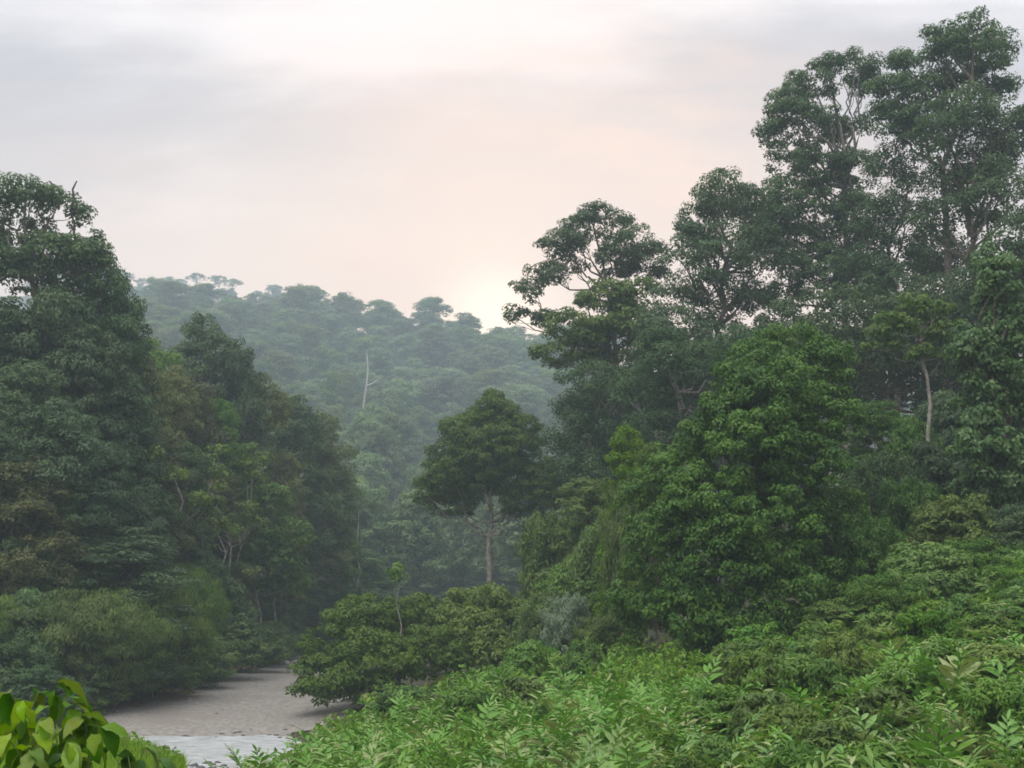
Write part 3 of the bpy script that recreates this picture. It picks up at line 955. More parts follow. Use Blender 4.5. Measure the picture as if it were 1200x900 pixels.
# ------------------------------------------------------------------ lone round tree in the middle and the bushes before it
def build_centre():
    rng = np.random.default_rng(17)
    Y = 125
    L = px_lobes(Y, [(577, 487, 26, 26), (545, 512, 28, 24), (608, 516, 30, 28), (580, 530, 46, 34), (530, 545, 30, 28), (632, 560, 26, 26), (560, 565, 34, 24),
                     (620, 588, 32, 24), (534, 586, 30, 22), (497, 583, 12, 20), (640, 590, 18, 18), (590, 555, 36, 26), (520, 565, 24, 20), (560, 500, 24, 24), (594, 500, 24, 26), (642, 575, 20, 26)], rng, spread=0.9)
    X0 = at(572, 700, Y)[0]
    tree_obj('round_crowned_tree', (X0, Y, Hs(X0, Y)), L, 'centre', rng, 'lone tree with dense rounded crown on a straight pale trunk in the valley', r0=0.40, bark='pale_bark',
             fork=at(573, 628, Y), clump=0.72, per=80, L=0.30, W=0.14, gap=0.08, under=0.5, core=0.3)
    Y = 84
    L = px_lobes(Y, [(425, 725, 42, 26, 2), (395, 760, 40, 30, 0), (480, 735, 50, 34, 3), (440, 775, 50, 34, -3), (415, 805, 48, 18, -4), (368, 812, 26, 12, -2), (380, 785, 34, 22, -1), (500, 775, 50, 38, -2)], rng)
    X0 = at(455, 830, Y)[0]
    tree_obj('spreading_shrub', (X0, Y, Hs(X0, Y)), L, 'centre', rng, 'wide spreading shrub overhanging the gravel bar from the near bank', 'shrub', r0=0.16, crown_name='foliage',
             clump=0.62, per=75, L=0.30, W=0.13, gap=0.1)
    L = px_lobes(Y + 2, [(565, 715, 45, 28, 2), (540, 745, 48, 36, -1), (600, 735, 40, 34, 2), (570, 775, 50, 34, -2), (625, 770, 34, 34, 0)], rng)
    X0 = at(570, 820, Y)[0]
    tree_obj('spreading_shrub', (X0, Y + 2, Hs(X0, Y + 2)), L, 'mid', rng, 'rounded green shrub in front of the pale trunk of the lone tree', 'shrub', r0=0.16, crown_name='foliage',
             clump=0.62, per=75, L=0.30, W=0.13, gap=0.1)
    # little sapling poking out of the shrub
    p = at(469, 720, 83); z0 = Hs(p[0], 83)
    root = link('sapling', None, loc=(p[0], 83, z0)); tag(root, 'thin pale sapling poking out above the spreading shrub', 'sapling')
    h = at(468, 672, 83)[2] - z0
    link('stem', mesh_from('stem', *tube(bend((0, 0, 0), (0, 0, h), rng, 0.04, 6), np.linspace(0.07, 0.03, 6), 5), mat='pale_bark'), root)
    V, Q, T, _ = crown([(np.array((-0.2, 0, h)), np.array((0.6, 0.5, 0.5)))], rng, clump=0.4, per=30, L=0.3, W=0.13)
    link('foliage', mesh_from('foliage', V, quads=Q, mat='bright', tint=T), root)
    # snag and bare tree in the haze
    p = at(428, 480, 470); z0 = Hs(p[0], 470)
    root = link('dead_tree', None, loc=(p[0], 470, z0)); tag(root, 'tall white dead trunk standing out of the far slope forest', 'dead tree')
    top = at(430, 414, 470) - np.array((p[0], 470, z0))
    P = bend((0, 0, -0.5), top, rng, 0.03, 8)
    link('trunk', mesh_from('trunk', *tube(P, np.linspace(0.6, 0.25, 8), 7), mat='dead', smooth_shade=True), root)
    link('branch', mesh_from('branch', *tube(bend(P[-3], P[-3] + np.array((5.2, 0, 3.0)), rng, 0.1, 4), np.linspace(0.35, 0.15, 4), 5), mat='dead', smooth_shade=True), root)
    p = at(420, 640, 190); z0 = Hs(p[0], 172)
    Y = 172
    L = px_lobes(Y, [(420, 585, 20, 14), (405, 595, 14, 12), (436, 590, 14, 12)], rng)
    tree_obj('bare_tree', (at(420, 640, Y)[0], Y, Hs(at(420, 640, Y)[0], Y)), L, 'grey', rng, 'pale nearly leafless tree at the dark valley bottom', 'tree', r0=0.13, bark='dead',
             clump=0.7, per=12, L=0.35, W=0.12, gap=0.2)


build_centre()


# ------------------------------------------------------------------ tall forest on the right
def build_right():
    rng = np.random.default_rng(29)

    def T(name, label, Y, bx, lobes, mat, seed=0, **kw):
        r = np.random.default_rng(1000 + seed)
        L = px_lobes(Y, lobes, r, spread=0.8, sat=0 if name == 'forked_tree' else 2)
        X0 = at(bx, 600, Y)[0]
        a = dict(r0=0.4, clump=1.0, per=86, L=0.30, W=0.145, gap=0.1, dens=0.88)
        a.update(kw)
        if 'fork' in a:
            a['fork'] = at(a['fork'][0], a['fork'][1], Y)
        return tree_obj(name, (X0, Y, Hs(X0, Y)), L, mat, r, label, **a)

    T('forest_tree', 'spreading tree with wide open crown and large sky gaps above the valley', 128, 725,
      [(700, 268, 42, 16), (662, 290, 28, 16), (738, 290, 30, 22), (640, 322, 24, 15), (612, 345, 18, 13), (602, 370, 14, 9), (762, 312, 24, 26), (670, 312, 16, 8), (720, 315, 22, 16), (636, 375, 16, 8)],
      'deep', 1, r0=0.45, fork=(722, 420), gap=0.2, clump=0.85, per=75, L=0.34, W=0.16)
    T('forest_tree', 'lighter green open tree under the wide open crown', 120, 715,
      [(712, 350, 32, 16), (745, 350, 26, 24), (672, 385, 34, 16), (712, 395, 38, 20), (650, 420, 26, 11), (690, 425, 34, 14), (750, 395, 34, 28)],
      'mid', 2, r0=0.3, fork=(712, 440), gap=0.25, clump=0.85, per=60, L=0.42, W=0.2, bark='pale_bark')
    T('forest_tree', 'shaded tree with layered boughs above the lone round tree', 116, 700,
      [(700, 455, 42, 28), (674, 480, 26, 20), (735, 470, 40, 40), (690, 515, 42, 30), (684, 545, 26, 26), (740, 530, 40, 36), (700, 560, 40, 30)], 'deep', 3, bark='pale_bark')
    T('forest_tree', 'dense round-topped dark tree beside the wide open crown', 112, 850,
      [(850, 232, 36, 28), (822, 262, 26, 28), (880, 255, 40, 34), (812, 300, 26, 30), (850, 300, 44, 36), (895, 310, 38, 36), (800, 345, 30, 26), (862, 365, 40, 26), (790, 395, 40, 34), (835, 405, 44, 34)],
      'deep', 4, r0=0.5, fork=(855, 420))
    T('forest_tree', 'dark tree filling the slope below the round-topped tree', 106, 800,
      [(790, 430, 44, 36), (835, 440, 46, 38), (770, 470, 40, 40), (820, 490, 50, 40), (890, 425, 44, 40), (780, 520, 44, 36)], 'deep', 5, bark='pale_bark')
    T('forest_tree', 'tall tree with tattered many-tiered crown and pale trunk showing through', 118, 993,
      [(992, 78, 34, 14), (955, 98, 26, 18), (1012, 98, 20, 13), (925, 125, 26, 20), (903, 160, 22, 20), (945, 150, 34, 24), (985, 150, 30, 16), (930, 190, 30, 26), (965, 195, 30, 26), (920, 235, 30, 26),
       (1000, 205, 30, 28), (955, 250, 34, 28), (985, 285, 30, 26), (935, 290, 30, 26), (905, 270, 26, 30), (1000, 250, 26, 26), (960, 320, 36, 28), (915, 350, 30, 20), (1005, 330, 30, 30)], 'deep', 6, r0=0.5, fork=(992, 300), gap=0.24, bark='pale_bark', clump=0.85)
    T('forest_tree', 'highest tree of the right forest with round crown against the cloud', 108, 1110,
      [(1135, 52, 38, 24), (1108, 62, 26, 22), (1165, 65, 26, 28), (1140, 80, 38, 26), (1070, 82, 28, 20), (1048, 112, 26, 24), (1085, 112, 26, 22), (1168, 105, 20, 16), (1040, 145, 26, 24), (1075, 150, 24, 20)],
      'deep', 7, r0=0.5, fork=(1108, 240), gap=0.16, clump=0.85)
    T('forest_tree', 'broad dark tree just below the highest crown', 101, 1150,
      [(1130, 135, 36, 26), (1165, 150, 38, 30), (1105, 165, 30, 24), (1195, 165, 32, 36), (1140, 185, 44, 32), (1185, 215, 38, 36), (1125, 215, 34, 22), (1150, 240, 36, 20), (1100, 255, 34, 22)],
      'deep', 8, r0=0.5, fork=(1150, 340), gap=0.16)
    T('forest_tree', 'leafy tree filling the middle of the right forest crest', 112, 1050,
      [(1045, 200, 28, 30), (1062, 240, 34, 28), (1030, 265, 30, 24), (1040, 310, 40, 32), (1085, 300, 40, 30), (1010, 320, 32, 28), (1110, 310, 36, 30), (1060, 345, 50, 32)],
      'deep', 9, r0=0.42, fork=(1050, 400))
    T('forest_tree', 'dusky dense tree behind the pale forked sapling tree', 100, 1060,
      [(1000, 370, 44, 36), (1050, 385, 46, 38), (1110, 360, 46, 40), (950, 390, 44, 36), (1010, 430, 50, 44), (1080, 440, 50, 40), (960, 450, 44, 44), (1130, 430, 44, 44)], 'deep', 10, fork=(1050, 480))
    T('forest_tree', 'dark tree at the right border under the broad crown', 92, 1200,
      [(1190, 290, 36, 34), (1215, 330, 40, 40), (1165, 310, 28, 26), (1200, 380, 40, 40), (1150, 350, 30, 30)], 'deep', 11)
    # the hill side goes on behind
    for px, top, Y, w, k, mat in [(705, 440, 150, 90, 1, 'deep'), (760, 400, 150, 110, 0, 'deep'), (830, 395, 146, 110, 1, 'deep'), (900, 385, 140, 110, 2, 'deep'), (960, 380, 136, 110, 1, 'deep'),
                                  (1040, 360, 134, 120, 0, 'deep'), (1110, 340, 130, 120, 1, 'deep'), (1180, 320, 128, 120, 2, 'deep'), (735, 500, 128, 90, 1, 'deep'),
                                  (625, 570, 230, 70, 1, 'far'), (1250, 250, 110, 130, 1, 'deep'), (1240, 400, 85, 120, 1, 'deep')]:
        CANOPY[k].at_px('forest_tree', px, top, Y, w * 1.1, 'dark tree standing deep inside the right forest', 'tree', 'trees deep in the right forest', mat)

    # open pale-stemmed tree
    T('forked_tree', 'small open tree with pale forked trunk and light green tiered leaves', 74, 1085,
      [(1070, 358, 17, 9), (1096, 366, 18, 8), (1045, 372, 15, 8), (1030, 390, 15, 8), (1065, 384, 16, 8), (1112, 385, 17, 8), (1126, 403, 13, 8), (1090, 394, 15, 7), (1048, 406, 15, 8), (1076, 414, 13, 7), (1106, 420, 13, 7), (1022, 408, 10, 6)], 'mid', 20, r0=0.17, fork=(1086, 440),
      bark='pale_bark', clump=0.42, per=26, L=0.36, W=0.15, gap=0.1)
    # vine covered column
    r = T('vine_covered_tree', 'tree trunk smothered in glossy creeper at the edge of the right forest', 66, 1168,
          [(1172, 320, 22, 40), (1165, 400, 40, 28), (1140, 425, 24, 26), (1185, 430, 34, 36), (1150, 470, 34, 34), (1185, 490, 40, 40), (1155, 530, 32, 36), (1190, 560, 36, 44), (1160, 585, 36, 34), (1175, 360, 26, 34)],
          'creeper', 21, r0=0.35, clump=0.6, per=75, L=0.26, W=0.17, droop=0.8)
    # big leafy tree in front
    T('leafy_tree', 'big bright green leafy tree with foliage down to the ground', 62, 880,
      [(925, 412, 46, 24, 2), (885, 430, 40, 26, 0), (960, 440, 38, 34, 1), (860, 470, 34, 30, -1), (905, 470, 50, 40, -2), (965, 495, 42, 44, 0), (835, 505, 34, 30, 0), (880, 530, 52, 46, -3), (945, 560, 50, 50, -2),
       (800, 545, 34, 34, 1), (770, 575, 30, 36, 2), (830, 590, 50, 46, -3), (900, 620, 60, 50, -4), (975, 620, 42, 56, 0), (780, 640, 44, 50, -1), (850, 670, 56, 50, -4), (930, 690, 60, 44, -3), (755, 700, 36, 50, 1),
       (810, 720, 46, 40, -3), (880, 730, 56, 34, -4), (985, 690, 36, 44, 1)], 'hero', 30, r0=0.3, clump=0.52, per=80, L=0.20, W=0.11, gap=0.12, dens=0.95, fork=(890, 600), droop=0.5)
    # bushes between the tall forest and the leafy tree
    for i, (px, top, Y, w, k, mat) in enumerate([(735, 500, 78, 70, 1, 'bright'), (765, 520, 74, 60, 0, 'mid'), (690, 560, 92, 90, 1, 'mid'), (650, 600, 95, 80, 0, 'mid'), (710, 610, 84, 90, 0, 'mid'), (670, 660, 84, 90, 1, 'mid'), (640, 690, 82, 60, 0, 'mid'),
                                  (1030, 470, 80, 90, 0, 'hero'), (1065, 490, 76, 80, 1, 'hero'), (1025, 530, 70, 100, 0, 'deep'), (1095, 520, 74, 90, 1, 'deep'), (1075, 560, 66, 80, 0, 'hero'), (1120, 580, 62, 90, 1, 'mid'), (1020, 600, 60, 80, 0, 'hero'),
                                  (1080, 635, 56, 100, 1, 'cover'), (1030, 670, 54, 90, 0, 'cover'), (1140, 630, 58, 110, 0, 'bright'), (1190, 620, 60, 90, 1, 'cover'), (990, 700, 54, 80, 1, 'mid'), (1100, 460, 88, 100, 1, 'deep'), (1210, 650, 52, 80, 0, 'cover'), (700, 720, 70, 60, 0, 'mid'), (735, 560, 76, 60, 0, 'mid'), (1180, 590, 63, 100, 0, 'deep'), (1205, 600, 58, 80, 1, 'deep')]):
        if px < 780:
            lab, grp = ('light green bush' if mat == 'bright' else 'green bush') + ' on the valley side of the big leafy tree', 'bushes beside the leafy tree'
        else:
            lab, grp = {'hero': 'glossy', 'deep': 'dark', 'mid': 'green', 'cover': 'grass green', 'bright': 'light green'}[mat] + ' bush between the big leafy tree and the creeper-covered trunk', 'bushes up the right slope'
        BUSH[k].at_px('slope_bush', px, top, Y, w * 1.15, lab, 'bush', grp, mat, parts=('foliage', 'stem'))
    BUSH[0].at_px('grey_shrub', 662, 695, 72, 62, 'pale grey green shrub at the foot of the leafy tree', 'shrub', None, 'grey', parts=('foliage', 'stem'))


build_right()


# ------------------------------------------------------------------ near bank: ground cover, wild ginger, grass
def mound(x, y):
    return 0.32 + 0.62 * np.clip(_vnoise(x / 1.1 + 3, y / 1.3) * 0.9 + 0.4 * _vnoise(x / 0.45, y / 0.5) + 0.15, -0.3, 1.4)


def build_cover():
    rng = np.random.default_rng(41)
    n = 190000
    Y = np.exp(rng.uniform(math.log(13.5), math.log(78), n))
    px = rng.uniform(-60, 1270, n)
    X = (px - 600) / F * Y * 1.01
    h = H(X, Y)
    ok = (h > 0.75 + 0.2 * _vnoise(X, Y))
    gully = (px > 222 + 0.2 * (60 - Y)) & (px < 300) & (Y > 14)
    ok &= ~gully
    ok &= ~((px < 240) & (rng.random(n) < 0.5))
    X, Y, h = X[ok], Y[ok], h[ok]
    n = len(X)
    m = mound(X, Y)
    far = np.clip((Y - 35) / 30, 0, 1)
    m = m * (1 + 0.9 * far)
    m *= np.where((X / Y < -0.19), 0.6, 1.0)
    Z = h + m * (1 - 0.75 * rng.random(n) ** 1.6)
    P = np.stack([X, Y, Z], 1)
    e = 0.25
    gx = (mound(X + e, Y) - mound(X - e, Y)) / (2 * e)
    gy = (mound(X, Y + e) - mound(X, Y - e)) / (2 * e)
    nr = np.stack([-gx, -gy, np.ones(n)], 1) + rng.normal(size=(n, 3)) * 0.85
    sz = rng.uniform(0.6, 1.4, n) * (0.10 + 0.0026 * Y)
    patchy = np.clip(0.45 + 0.35 * _vnoise(X / 2.3 + 5, Y / 2.9) + rng.normal(size=n) * 0.16, 0, 1)
    odd = np.where(rng.random(n) < 0.06 + 0.10 * (np.sin(X * 0.9 + 2 * np.sin(Y * 0.5)) > 0.75), rng.random(n), 0)
    V, Q, T = leaves(P, nr, sz * 1.25, sz * 0.55, np.stack([patchy, odd], 1), rng, droop=0.35)
    tag(link('ground_cover', mesh_from('ground_cover', V, quads=Q, mat='cover', tint=T)), 'low tangled small-leaved ground cover over the near bank', None, None, 'stuff')
    # grass on the knoll by the water
    n = 34000
    Y = np.exp(rng.uniform(math.log(17), math.log(56), n))
    px = np.where(rng.random(n) < 0.95, rng.uniform(-40, 235, n), rng.uniform(290, 330, n))
    X = (px - 600) / F * Y * 1.01
    h = H(X, Y)
    ok = h > 0.6
    X, Y, h, n = X[ok], Y[ok], h[ok], int(ok.sum())
    ln = rng.uniform(0.35, 0.8, n)
    ax = np.stack([rng.normal(size=n) * 0.35, rng.normal(size=n) * 0.35, np.ones(n)], 1)
    nr = np.stack([rng.normal(size=n), rng.normal(size=n), rng.normal(size=n) * 0.2], 1)
    P = np.stack([X, Y, h + ln * 0.45], 1)
    V, Q, T = leaves(P, nr, ln, 0.03 + 0.0006 * Y, np.stack([rng.random(n), (rng.random(n) < 0.1) * 1.0], 1), rng, axis=ax * 3)
    tag(link('grass', mesh_from('grass', V, quads=Q, mat='grass', tint=T)), 'rough green grass on the knoll beside the river', None, None, 'stuff')


def blade(L, W, droop, fold, tint, odd, n=4, shape=0.42):
    """a long leaf along +X: folded along the midrib, arching down; returns V, Q, T"""
    V, Q = [], []
    for i in range(n + 1):
        t = i / n
        a = droop * t
        x = L * (math.sin(a) / droop if droop > 1e-3 else t)
        z = -L * ((1 - math.cos(a)) / droop if droop > 1e-3 else 0)
        w = W * 0.5 * (t / shape) ** 0.7 * ((1 - t) / (1 - shape)) ** (0.7 * (1 - shape) / shape) + 0.002
        u = fold * w
        V += [(x, w, z + u), (x, 0, z), (x, -w, z + u)]
    for i in range(n):
        b = i * 3
        Q += [(b, b + 1, b + 4, b + 3), (b + 1, b + 2, b + 5, b + 4)]
    T = np.tile(np.array((tint, odd)), (len(V), 1))
    return np.array(V), np.array(Q), T


def build_ginger():
    rng = np.random.default_rng(53)
    blades = []
    for i in range(8):
        V, Q, T = blade(rng.uniform(0.36, 0.52), rng.uniform(0.10, 0.135), rng.uniform(0.2, 0.7), 0.45, rng.uniform(0.1, 0.95), 0.0 if i < 6 else 0.35 + 0.3 * (i - 6), n=3)
        blades.append((mesh_from('leaf', V, quads=Q, mat='ginger', tint=T, smooth_shade=True), V, Q, T))
    shoots = []
    for s in range(9):
        h = rng.uniform(0.95, 1.7)
        lean = rng.uniform(0.35, 0.95)
        n = 9
        t = np.linspace(0, 1, n)
        P = np.stack([lean * h * t ** 1.8, 0.06 * np.sin(t * 3 + s), h * (t - 0.22 * lean * t ** 2.2)], 1)
        sv, sq = tube(P, np.linspace(0.016, 0.006, n), 4)
        stem = mesh_from('stem', sv, quads=sq, mat='stem', smooth_shade=True)
        k = int(rng.integers(11, 16))
        mats = []
        dry = rng.random() < 0.13
        for j in range(k):
            tt = 0.30 + 0.70 * j / (k - 1)
            x = np.array([np.interp(tt, t, P[:, c]) for c in range(3)])
            side = 1 if j % 2 else -1
            d = np.array([np.interp(min(tt + 0.04, 1), t, P[:, c]) - np.interp(tt - 0.04, t, P[:, c]) for c in range(3)])
            tp = math.atan2(d[2], d[0])
            yaw = side * rng.uniform(0.75, 1.15) * (1 - 0.7 * max(tt - 0.8, 0) / 0.2)
            m = Matrix.Translation(Vector(x)) @ Matrix.Rotation(-tp, 4, 'Y') @ Matrix.Rotation(yaw, 4, 'Z') @ Matrix.Rotation(rng.uniform(-0.25, 0.25), 4, 'Y') @ Matrix.Rotation(side * rng.uniform(-0.1, 0.5), 4, 'X')
            m = m @ Matrix.Scale(rng.uniform(0.75, 1.1) * (0.65 + 0.5 * math.sin(math.pi * min(tt, 0.95))), 4)
            b = int(rng.integers(0, 6)) if not (dry and rng.random() < 0.6) and rng.random() > 0.025 else int(rng.integers(6, 8))
            mats.append((b, m))
        Vs, Qs, Ts, off = [sv], [sq], [np.tile((0.2, 0.0), (len(sv), 1))], len(sv)
        for b, m in mats:
            V = blades[b][1]
            A = np.array(m)
            Vs.append(V @ A[:3, :3].T + A[:3, 3]); Qs.append(blades[b][2] + off); Ts.append(blades[b][3]); off += len(V)
        allV, allQ, allT = np.concatenate(Vs), np.concatenate(Qs), np.concatenate(Ts)
        joined = mesh_from('shoot', allV, quads=allQ, mat='ginger', tint=allT, smooth_shade=True)
        shoots.append((stem, mats, joined, (allV, allQ, allT)))

    spots = []
    tries = 0
    while len(spots) < 820 and tries < 60000:
        tries += 1
        Y = math.exp(rng.uniform(math.log(15.5), math.log(68)))
        px = rng.uniform(300, 1260)
        X = (px - 600) / F * Y * 1.01
        if Hs(X, Y) < 0.9:
            continue
        if Y > 51 and 715 < px < 1015:
            continue
        if px > 760 and rng.random() < 0.15 + 0.2 * min((px - 760) / 250, 1):
            continue
        if math.sin(X * 0.55 + 1.0) + math.sin(Y * 0.33 + X * 0.2) < -0.35 and rng.random() < 0.75:
            continue
        sp = 0.55 + 0.006 * Y
        if any((X - a) ** 2 + (Y - b) ** 2 < sp * sp for a, b in spots):
            continue
        spots.append((X, Y))
    spots.sort(key=lambda s: s[1])
    rest = []
    for i, (X, Y) in enumerate(spots):
        z = Hs(X, Y) + 0.0
        ns = int(rng.integers(3, 6))
        sc = rng.uniform(0.6, 1.2)
        rz = rng.uniform(0, 6.28)
        pick = [(int(rng.integers(9)), rz + q * 6.28 / ns + rng.uniform(-0.6, 0.6), rng.uniform(0, 0.18), rng.uniform(0.75, 1.15)) for q in range(ns)]
        if i < 300:
            root = link('wild_ginger', None, loc=(X, Y, z), scale=(sc, sc, sc))
            root.empty_display_size = 0.2
            tag(root, 'clump of wild ginger with long arching leaves on the near bank', 'ginger plant', 'wild ginger clumps on the near bank')
            for s, a, r, k in pick:
                if i < 90:
                    st = link('stem', shoots[s][0], root, loc=(r * math.cos(a), r * math.sin(a), 0), rot=(0, 0, a), scale=(k, k, k))
                    for b, m in shoots[s][1]:
                        o = link('leaf', blades[b][0], st)
                        o.matrix_local = m
                else:
                    link('shoot', shoots[s][2], root, loc=(r * math.cos(a), r * math.sin(a), 0), rot=(0, 0, a), scale=(k, k, k))
        else:
            for s, a, r, k in pick:
                c, sn = math.cos(a), math.sin(a)
                V, Q, T = shoots[s][3]
                R = np.array(((c, -sn, 0), (sn, c, 0), (0, 0, 1)))
                rest.append(((V * k) @ R.T * sc + np.array((X + r * c, Y + r * sn, z)), Q, T))
    if rest:
        Vs, Qs, Ts, off = [], [], [], 0
        for V, Q, T in rest:
            Vs.append(V); Qs.append(Q + off); Ts.append(T); off += len(V)
        tag(link('ginger_thicket', mesh_from('ginger_thicket', np.concatenate(Vs), quads=np.concatenate(Qs), mat='ginger', tint=np.concatenate(Ts), smooth_shade=True)),
            'thicket of wild ginger on the farther part of the bank', None, None, 'stuff')
    print('ginger', len(spots))


def build_sapling():
    """large drooping lime leaves close to the camera"""
    rng = np.random.default_rng(61)
    bl = []
    for i in range(6):
        V, Q, T = blade(rng.uniform(0.24, 0.33), rng.uniform(0.105, 0.145), rng.uniform(0.6, 1.5), 0.35, i / 5.0, 0.25 * (i == 3), n=9, shape=0.42)
        V[:, 2] += 0.010 * np.sin(V[:, 0] * 55 + i) * np.sign(V[:, 1]) * (np.abs(V[:, 1]) > 0.01)
        bl.append(mesh_from('leaf', V, quads=Q, mat='lime', tint=T, smooth_shade=True))

    def plant(name, label, bx, Y, tips, mat=None, spacing=0.075):
        X0 = at(bx, 850, Y)[0]
        z0 = Hs(X0, Y)
        root = link(name, None, loc=(X0, Y, z0))
        tag(root, label, 'sapling')
        for px, py, dy in tips:
            e = at(px, py, Y + dy) - np.array((X0, Y, z0))
            s = np.array((rng.normal() * 0.08, rng.normal() * 0.08, -0.1))
            P = bend(s, e, rng, 0.07, 10, lift=0.10)
            st = link('stem', mesh_from('stem', *tube(P, np.linspace(0.014, 0.004, 10), 5), mat='stem', smooth_shade=True), root)
            d = np.linalg.norm(np.diff(P, axis=0), axis=1).sum()
            k = int(d * 0.75 / spacing)
            for j in range(k + 2):
                tt = 0.25 + 0.75 * min(j / k, 1.0)
                f = tt * 9
                i0 = min(int(f), 8)
                x = P[i0] + (P[i0 + 1] - P[i0]) * (f - i0)
                yaw = rng.uniform(0, 6.28) if j < k else math.atan2(e[1], e[0])
                m = Matrix.Translation(Vector(x)) @ Matrix.Rotation(yaw, 4, 'Z') @ Matrix.Rotation(rng.uniform(-0.25, 0.95), 4, 'Y') @ Matrix.Rotation(rng.uniform(-0.5, 0.5), 4, 'X') @ Matrix.Scale(rng.uniform(0.6, 1.1), 4)
                me = bl[int(rng.integers(6))]
                if mat:
                    key = me.name + mat
                    if key not in cache:
                        c = me.copy(); c.materials.clear(); c.materials.append(M[mat]); cache[key] = c
                    me = cache[key]
                o = link('leaf', me, st)
                o.matrix_local = m
    cache = {}
    plant('leafy_sapling', 'leafy sapling with large drooping lime leaves close by on the knoll', 30, 10.0,
          [(66, 800, 0.1), (84, 818, 0.3), (45, 812, 0.5), (12, 812, 0.2), (106, 834, 0.5), (25, 822, -0.3), (-20, 830, 0.3), (95, 838, 0.2), (118, 852, -0.2), (50, 845, -0.5), (8, 862, -0.6), (80, 870, -0.5), (40, 880, -0.7), (-30, 860, 0), (10, 840, 0.4)])
    plant('leafy_sapling', 'low darker sapling beside the lime-leaved one', 150, 11.5, [(170, 876, 0), (130, 878, 0.2), (186, 890, -0.2), (110, 886, -0.3), (150, 886, 0.3)], 'hero', 0.11)


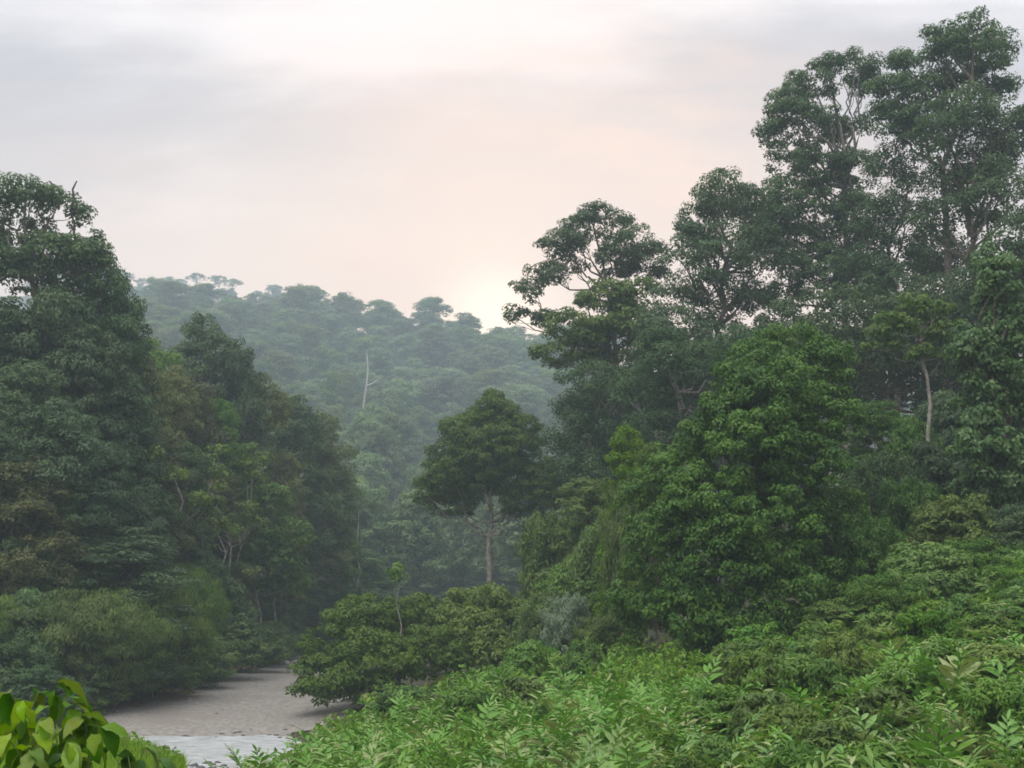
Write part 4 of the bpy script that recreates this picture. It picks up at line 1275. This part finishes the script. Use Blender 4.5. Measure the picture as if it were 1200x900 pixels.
def build_stones():
    import bmesh
    rng = np.random.default_rng(71)
    vars_ = []
    for i in range(5):
        bm = bmesh.new()
        bmesh.ops.create_icosphere(bm, subdivisions=2, radius=1)
        ph = rng.uniform(0, 6, 6)
        for v in bm.verts:
            c = v.co
            k = 1 + 0.18 * math.sin(c.x * 2.3 + ph[0]) + 0.14 * math.sin(c.y * 3.1 + ph[1]) + 0.12 * math.sin(c.z * 2.7 + ph[2] + c.x * 2)
            v.co = Vector((c.x * k, c.y * k * 0.8, c.z * k * 0.55))
        me = bpy.data.meshes.new('stone'); bm.to_mesh(me); bm.free()
        me.materials.append(M['rock'])
        vars_.append(me)
    pale = []
    for v in vars_:
        c = v.copy(); c.materials.clear(); c.materials.append(M['pale_rock']); pale.append(c)
    for i in range(34):
        px = rng.uniform(236, 305); Y = rng.uniform(56.5, 62.5)
        X = (px - 600) / F * Y * 1.01
        s = rng.uniform(0.16, 0.42)
        o = link('river_stone', vars_[i % 5], loc=(X, Y, max(Hs(X, Y), -0.12) + s * 0.12), rot=(0, 0, rng.uniform(0, 6.28)), scale=(s, s, s))
        tag(o, 'dark wet stone at the near edge of the water', 'stone', 'dark stones at the water edge')
    for i in range(26):
        px = rng.uniform(190, 350); Y = rng.uniform(71.5, 76)
        X = (px - 600) / F * Y * 1.01
        s = rng.uniform(0.10, 0.26)
        o = link('river_stone', vars_[i % 5], loc=(X, Y, Hs(X, Y) + 0.04), rot=(0, 0, rng.uniform(0, 6.28)), scale=(s, s, s * 0.8))
        tag(o, 'small dark stone along the waterline of the gravel bar', 'stone', 'stones along the waterline')
    for i, (px, py, s) in enumerate([(322, 776, 0.9), (334, 779, 0.7), (345, 781, 0.6), (312, 781, 0.5)]):
        p = at(px, py, 140)
        o = link('boulder', pale[i], loc=(p[0], 140 + i, Hs(p[0], 140 + i) + s * 0.2), rot=(0, 0, i * 1.7), scale=(s * 1.5, s, s))
        tag(o, 'pale boulder at the far end of the gravel bar', 'boulder', 'boulders at the far end of the bar')
    # cobbles over the bar
    Vb, Qb, off = [], [], 0
    base = np.array([(1, 0, 0), (0, 1, 0), (-1, 0, 0), (0, -1, 0), (0, 0, 0.7), (0, 0, -0.5)], float)
    tri = np.array([(0, 1, 4), (1, 2, 4), (2, 3, 4), (3, 0, 4), (1, 0, 5), (2, 1, 5), (3, 2, 5), (0, 3, 5)])
    n = 2600
    Y = rng.uniform(72.5, 145, n); px = 600 + (rng.uniform(-32, -11, n)) * F / Y
    X = (px - 600) / F * Y
    s = rng.uniform(0.02, 0.06, n) * (1 + (rng.random(n) < 0.05) * 2.0)
    a = rng.uniform(0, 6.28, n)
    c, sn = np.cos(a), np.sin(a)
    bx = base[None] * (1 + 0.3 * rng.normal(size=(n, 6, 1)))
    VX = (bx[:, :, 0] * c[:, None] - bx[:, :, 1] * sn[:, None]) * s[:, None] + X[:, None]
    VY = (bx[:, :, 0] * sn[:, None] + bx[:, :, 1] * c[:, None]) * s[:, None] + Y[:, None]
    VZ = bx[:, :, 2] * s[:, None] + H(X, Y)[:, None] + 0.06
    V = np.stack([VX, VY, VZ], -1).reshape(-1, 3)
    T3 = (np.arange(n)[:, None, None] * 6 + tri[None]).reshape(-1, 3)
    tag(link('cobbles', mesh_from('cobbles', V, tris=T3, mat='pale_rock')), 'loose cobbles scattered over the gravel bar', None, None, 'stuff')
    # weathered stump at the waterline
    p = at(197, 874, 64)
    root = link('stump', None, loc=(p[0], 64, -0.2)); tag(root, 'short dark stump sticking up at the waterline', 'stump')
    link('trunk', mesh_from('trunk', *tube([(0, 0, -0.3), (0.02, 0, 0.3), (-0.03, 0, 0.75), (0.0, 0, 0.8)], [0.16, 0.13, 0.11, 0.02], 7), mat='dark_dead', smooth_shade=True), root)
    link('branch', mesh_from('branch', *tube([(0, 0, 0.35), (0.12, 0, 0.5), (0.16, 0, 0.62)], [0.05, 0.04, 0.02], 5), mat='dark_dead', smooth_shade=True), root)
    # dead branches that stick out of the tall left tree
    Y = 100
    p = at(92, 300, Y)
    root = link('dead_branch', None, loc=p); tag(root, 'bare dead branch sticking out above the tallest left tree', 'branch')
    r = np.random.default_rng(5)
    fk = at(83, 248, Y) - p
    link('stem', mesh_from('stem', *tube(bend((0, 0, 0), fk, r, 0.06, 5), np.linspace(0.13, 0.09, 5), 6), mat='dark_dead', smooth_shade=True), root)
    for pts in ([(83, 248), (86, 232), (85, 222), (90, 212)], [(83, 248), (92, 250), (98, 246), (107, 241)], [(60, 224), (61, 216), (58, 212)], [(92, 250), (90, 244)]):
        P = [at(a, b, Y) - p for a, b in pts]
        link('twig', mesh_from('twig', *tube(P, np.linspace(0.14, 0.06, len(P)), 5), mat='dark_dead', smooth_shade=True), root)


def build_bank_shrubs():
    rng = np.random.default_rng(47)
    pts = []
    t = 0
    while len(pts) < 66 and t < 5000:
        t += 1
        Y = math.exp(rng.uniform(math.log(20), math.log(66)))
        px = rng.uniform(420, 1250)
        if px < 820 and rng.random() < 0.8:
            continue
        if 700 < px < 1015 and Y > 55:
            continue
        X = (px - 600) / F * Y * 1.01
        if Hs(X, Y) < 1.2 or any((X - a) ** 2 + (Y - b) ** 2 < 2.4 for a, b in pts):
            continue
        pts.append((X, Y))
        w = rng.uniform(1.2, 2.2) * (0.8 + Y / 90)
        h = rng.uniform(1.0, 1.7) * (0.8 + Y / 80)
        p = SHRUB[int(rng.integers(2))]
        mat = ['bright', 'cover', 'mid', 'cover', 'cover', 'mid'][int(rng.integers(6))]
        word = {'mid': 'green', 'cover': 'grass green', 'bright': 'light green', 'olive': 'olive', 'hero': 'deep green'}[mat]
        p.put('low_shrub', (X, Y, Hs(X, Y) - 0.05), w / p.w, h / p.top, rng.uniform(0, 6.28), 'low ' + word + ' shrub among the wild ginger on the near bank', 'shrub', 'low shrubs on the near bank', mat, ('foliage', 'stem'))


build_cover()
build_bank_shrubs()
build_ginger()
build_sapling()
build_stones()

# ------------------------------------------------------------------ air
def build_haze():
    x0, x1, y0, y1, z0, z1 = -1150, 1150, -60, 1260, -3, 335
    V = [(x, y, z) for z in (z0, z1) for y in (y0, y1) for x in (x0, x1)]
    Q = [(0, 2, 3, 1), (4, 5, 7, 6), (0, 1, 5, 4), (2, 6, 7, 3), (0, 4, 6, 2), (1, 3, 7, 5)]
    m = bpy.data.materials.new('haze')
    m.use_nodes = True
    t = m.node_tree
    t.nodes.clear()
    out = N(t, 'ShaderNodeOutputMaterial')
    v = N(t, 'ShaderNodeVolumePrincipled')
    v.inputs['Color'].default_value = (0.72, 0.88, 1.0, 1)
    v.inputs['Density'].default_value = HAZE
    v.inputs['Anisotropy'].default_value = 0.1
    t.links.new(v.outputs[0], out.inputs['Volume'])
    o = link('haze', mesh_from('haze', V, quads=np.array(Q), mat=m))
    tag(o, 'thin bluish evening haze hanging in the whole valley', None, None, 'stuff')


HAZE = 0.00065
build_haze()
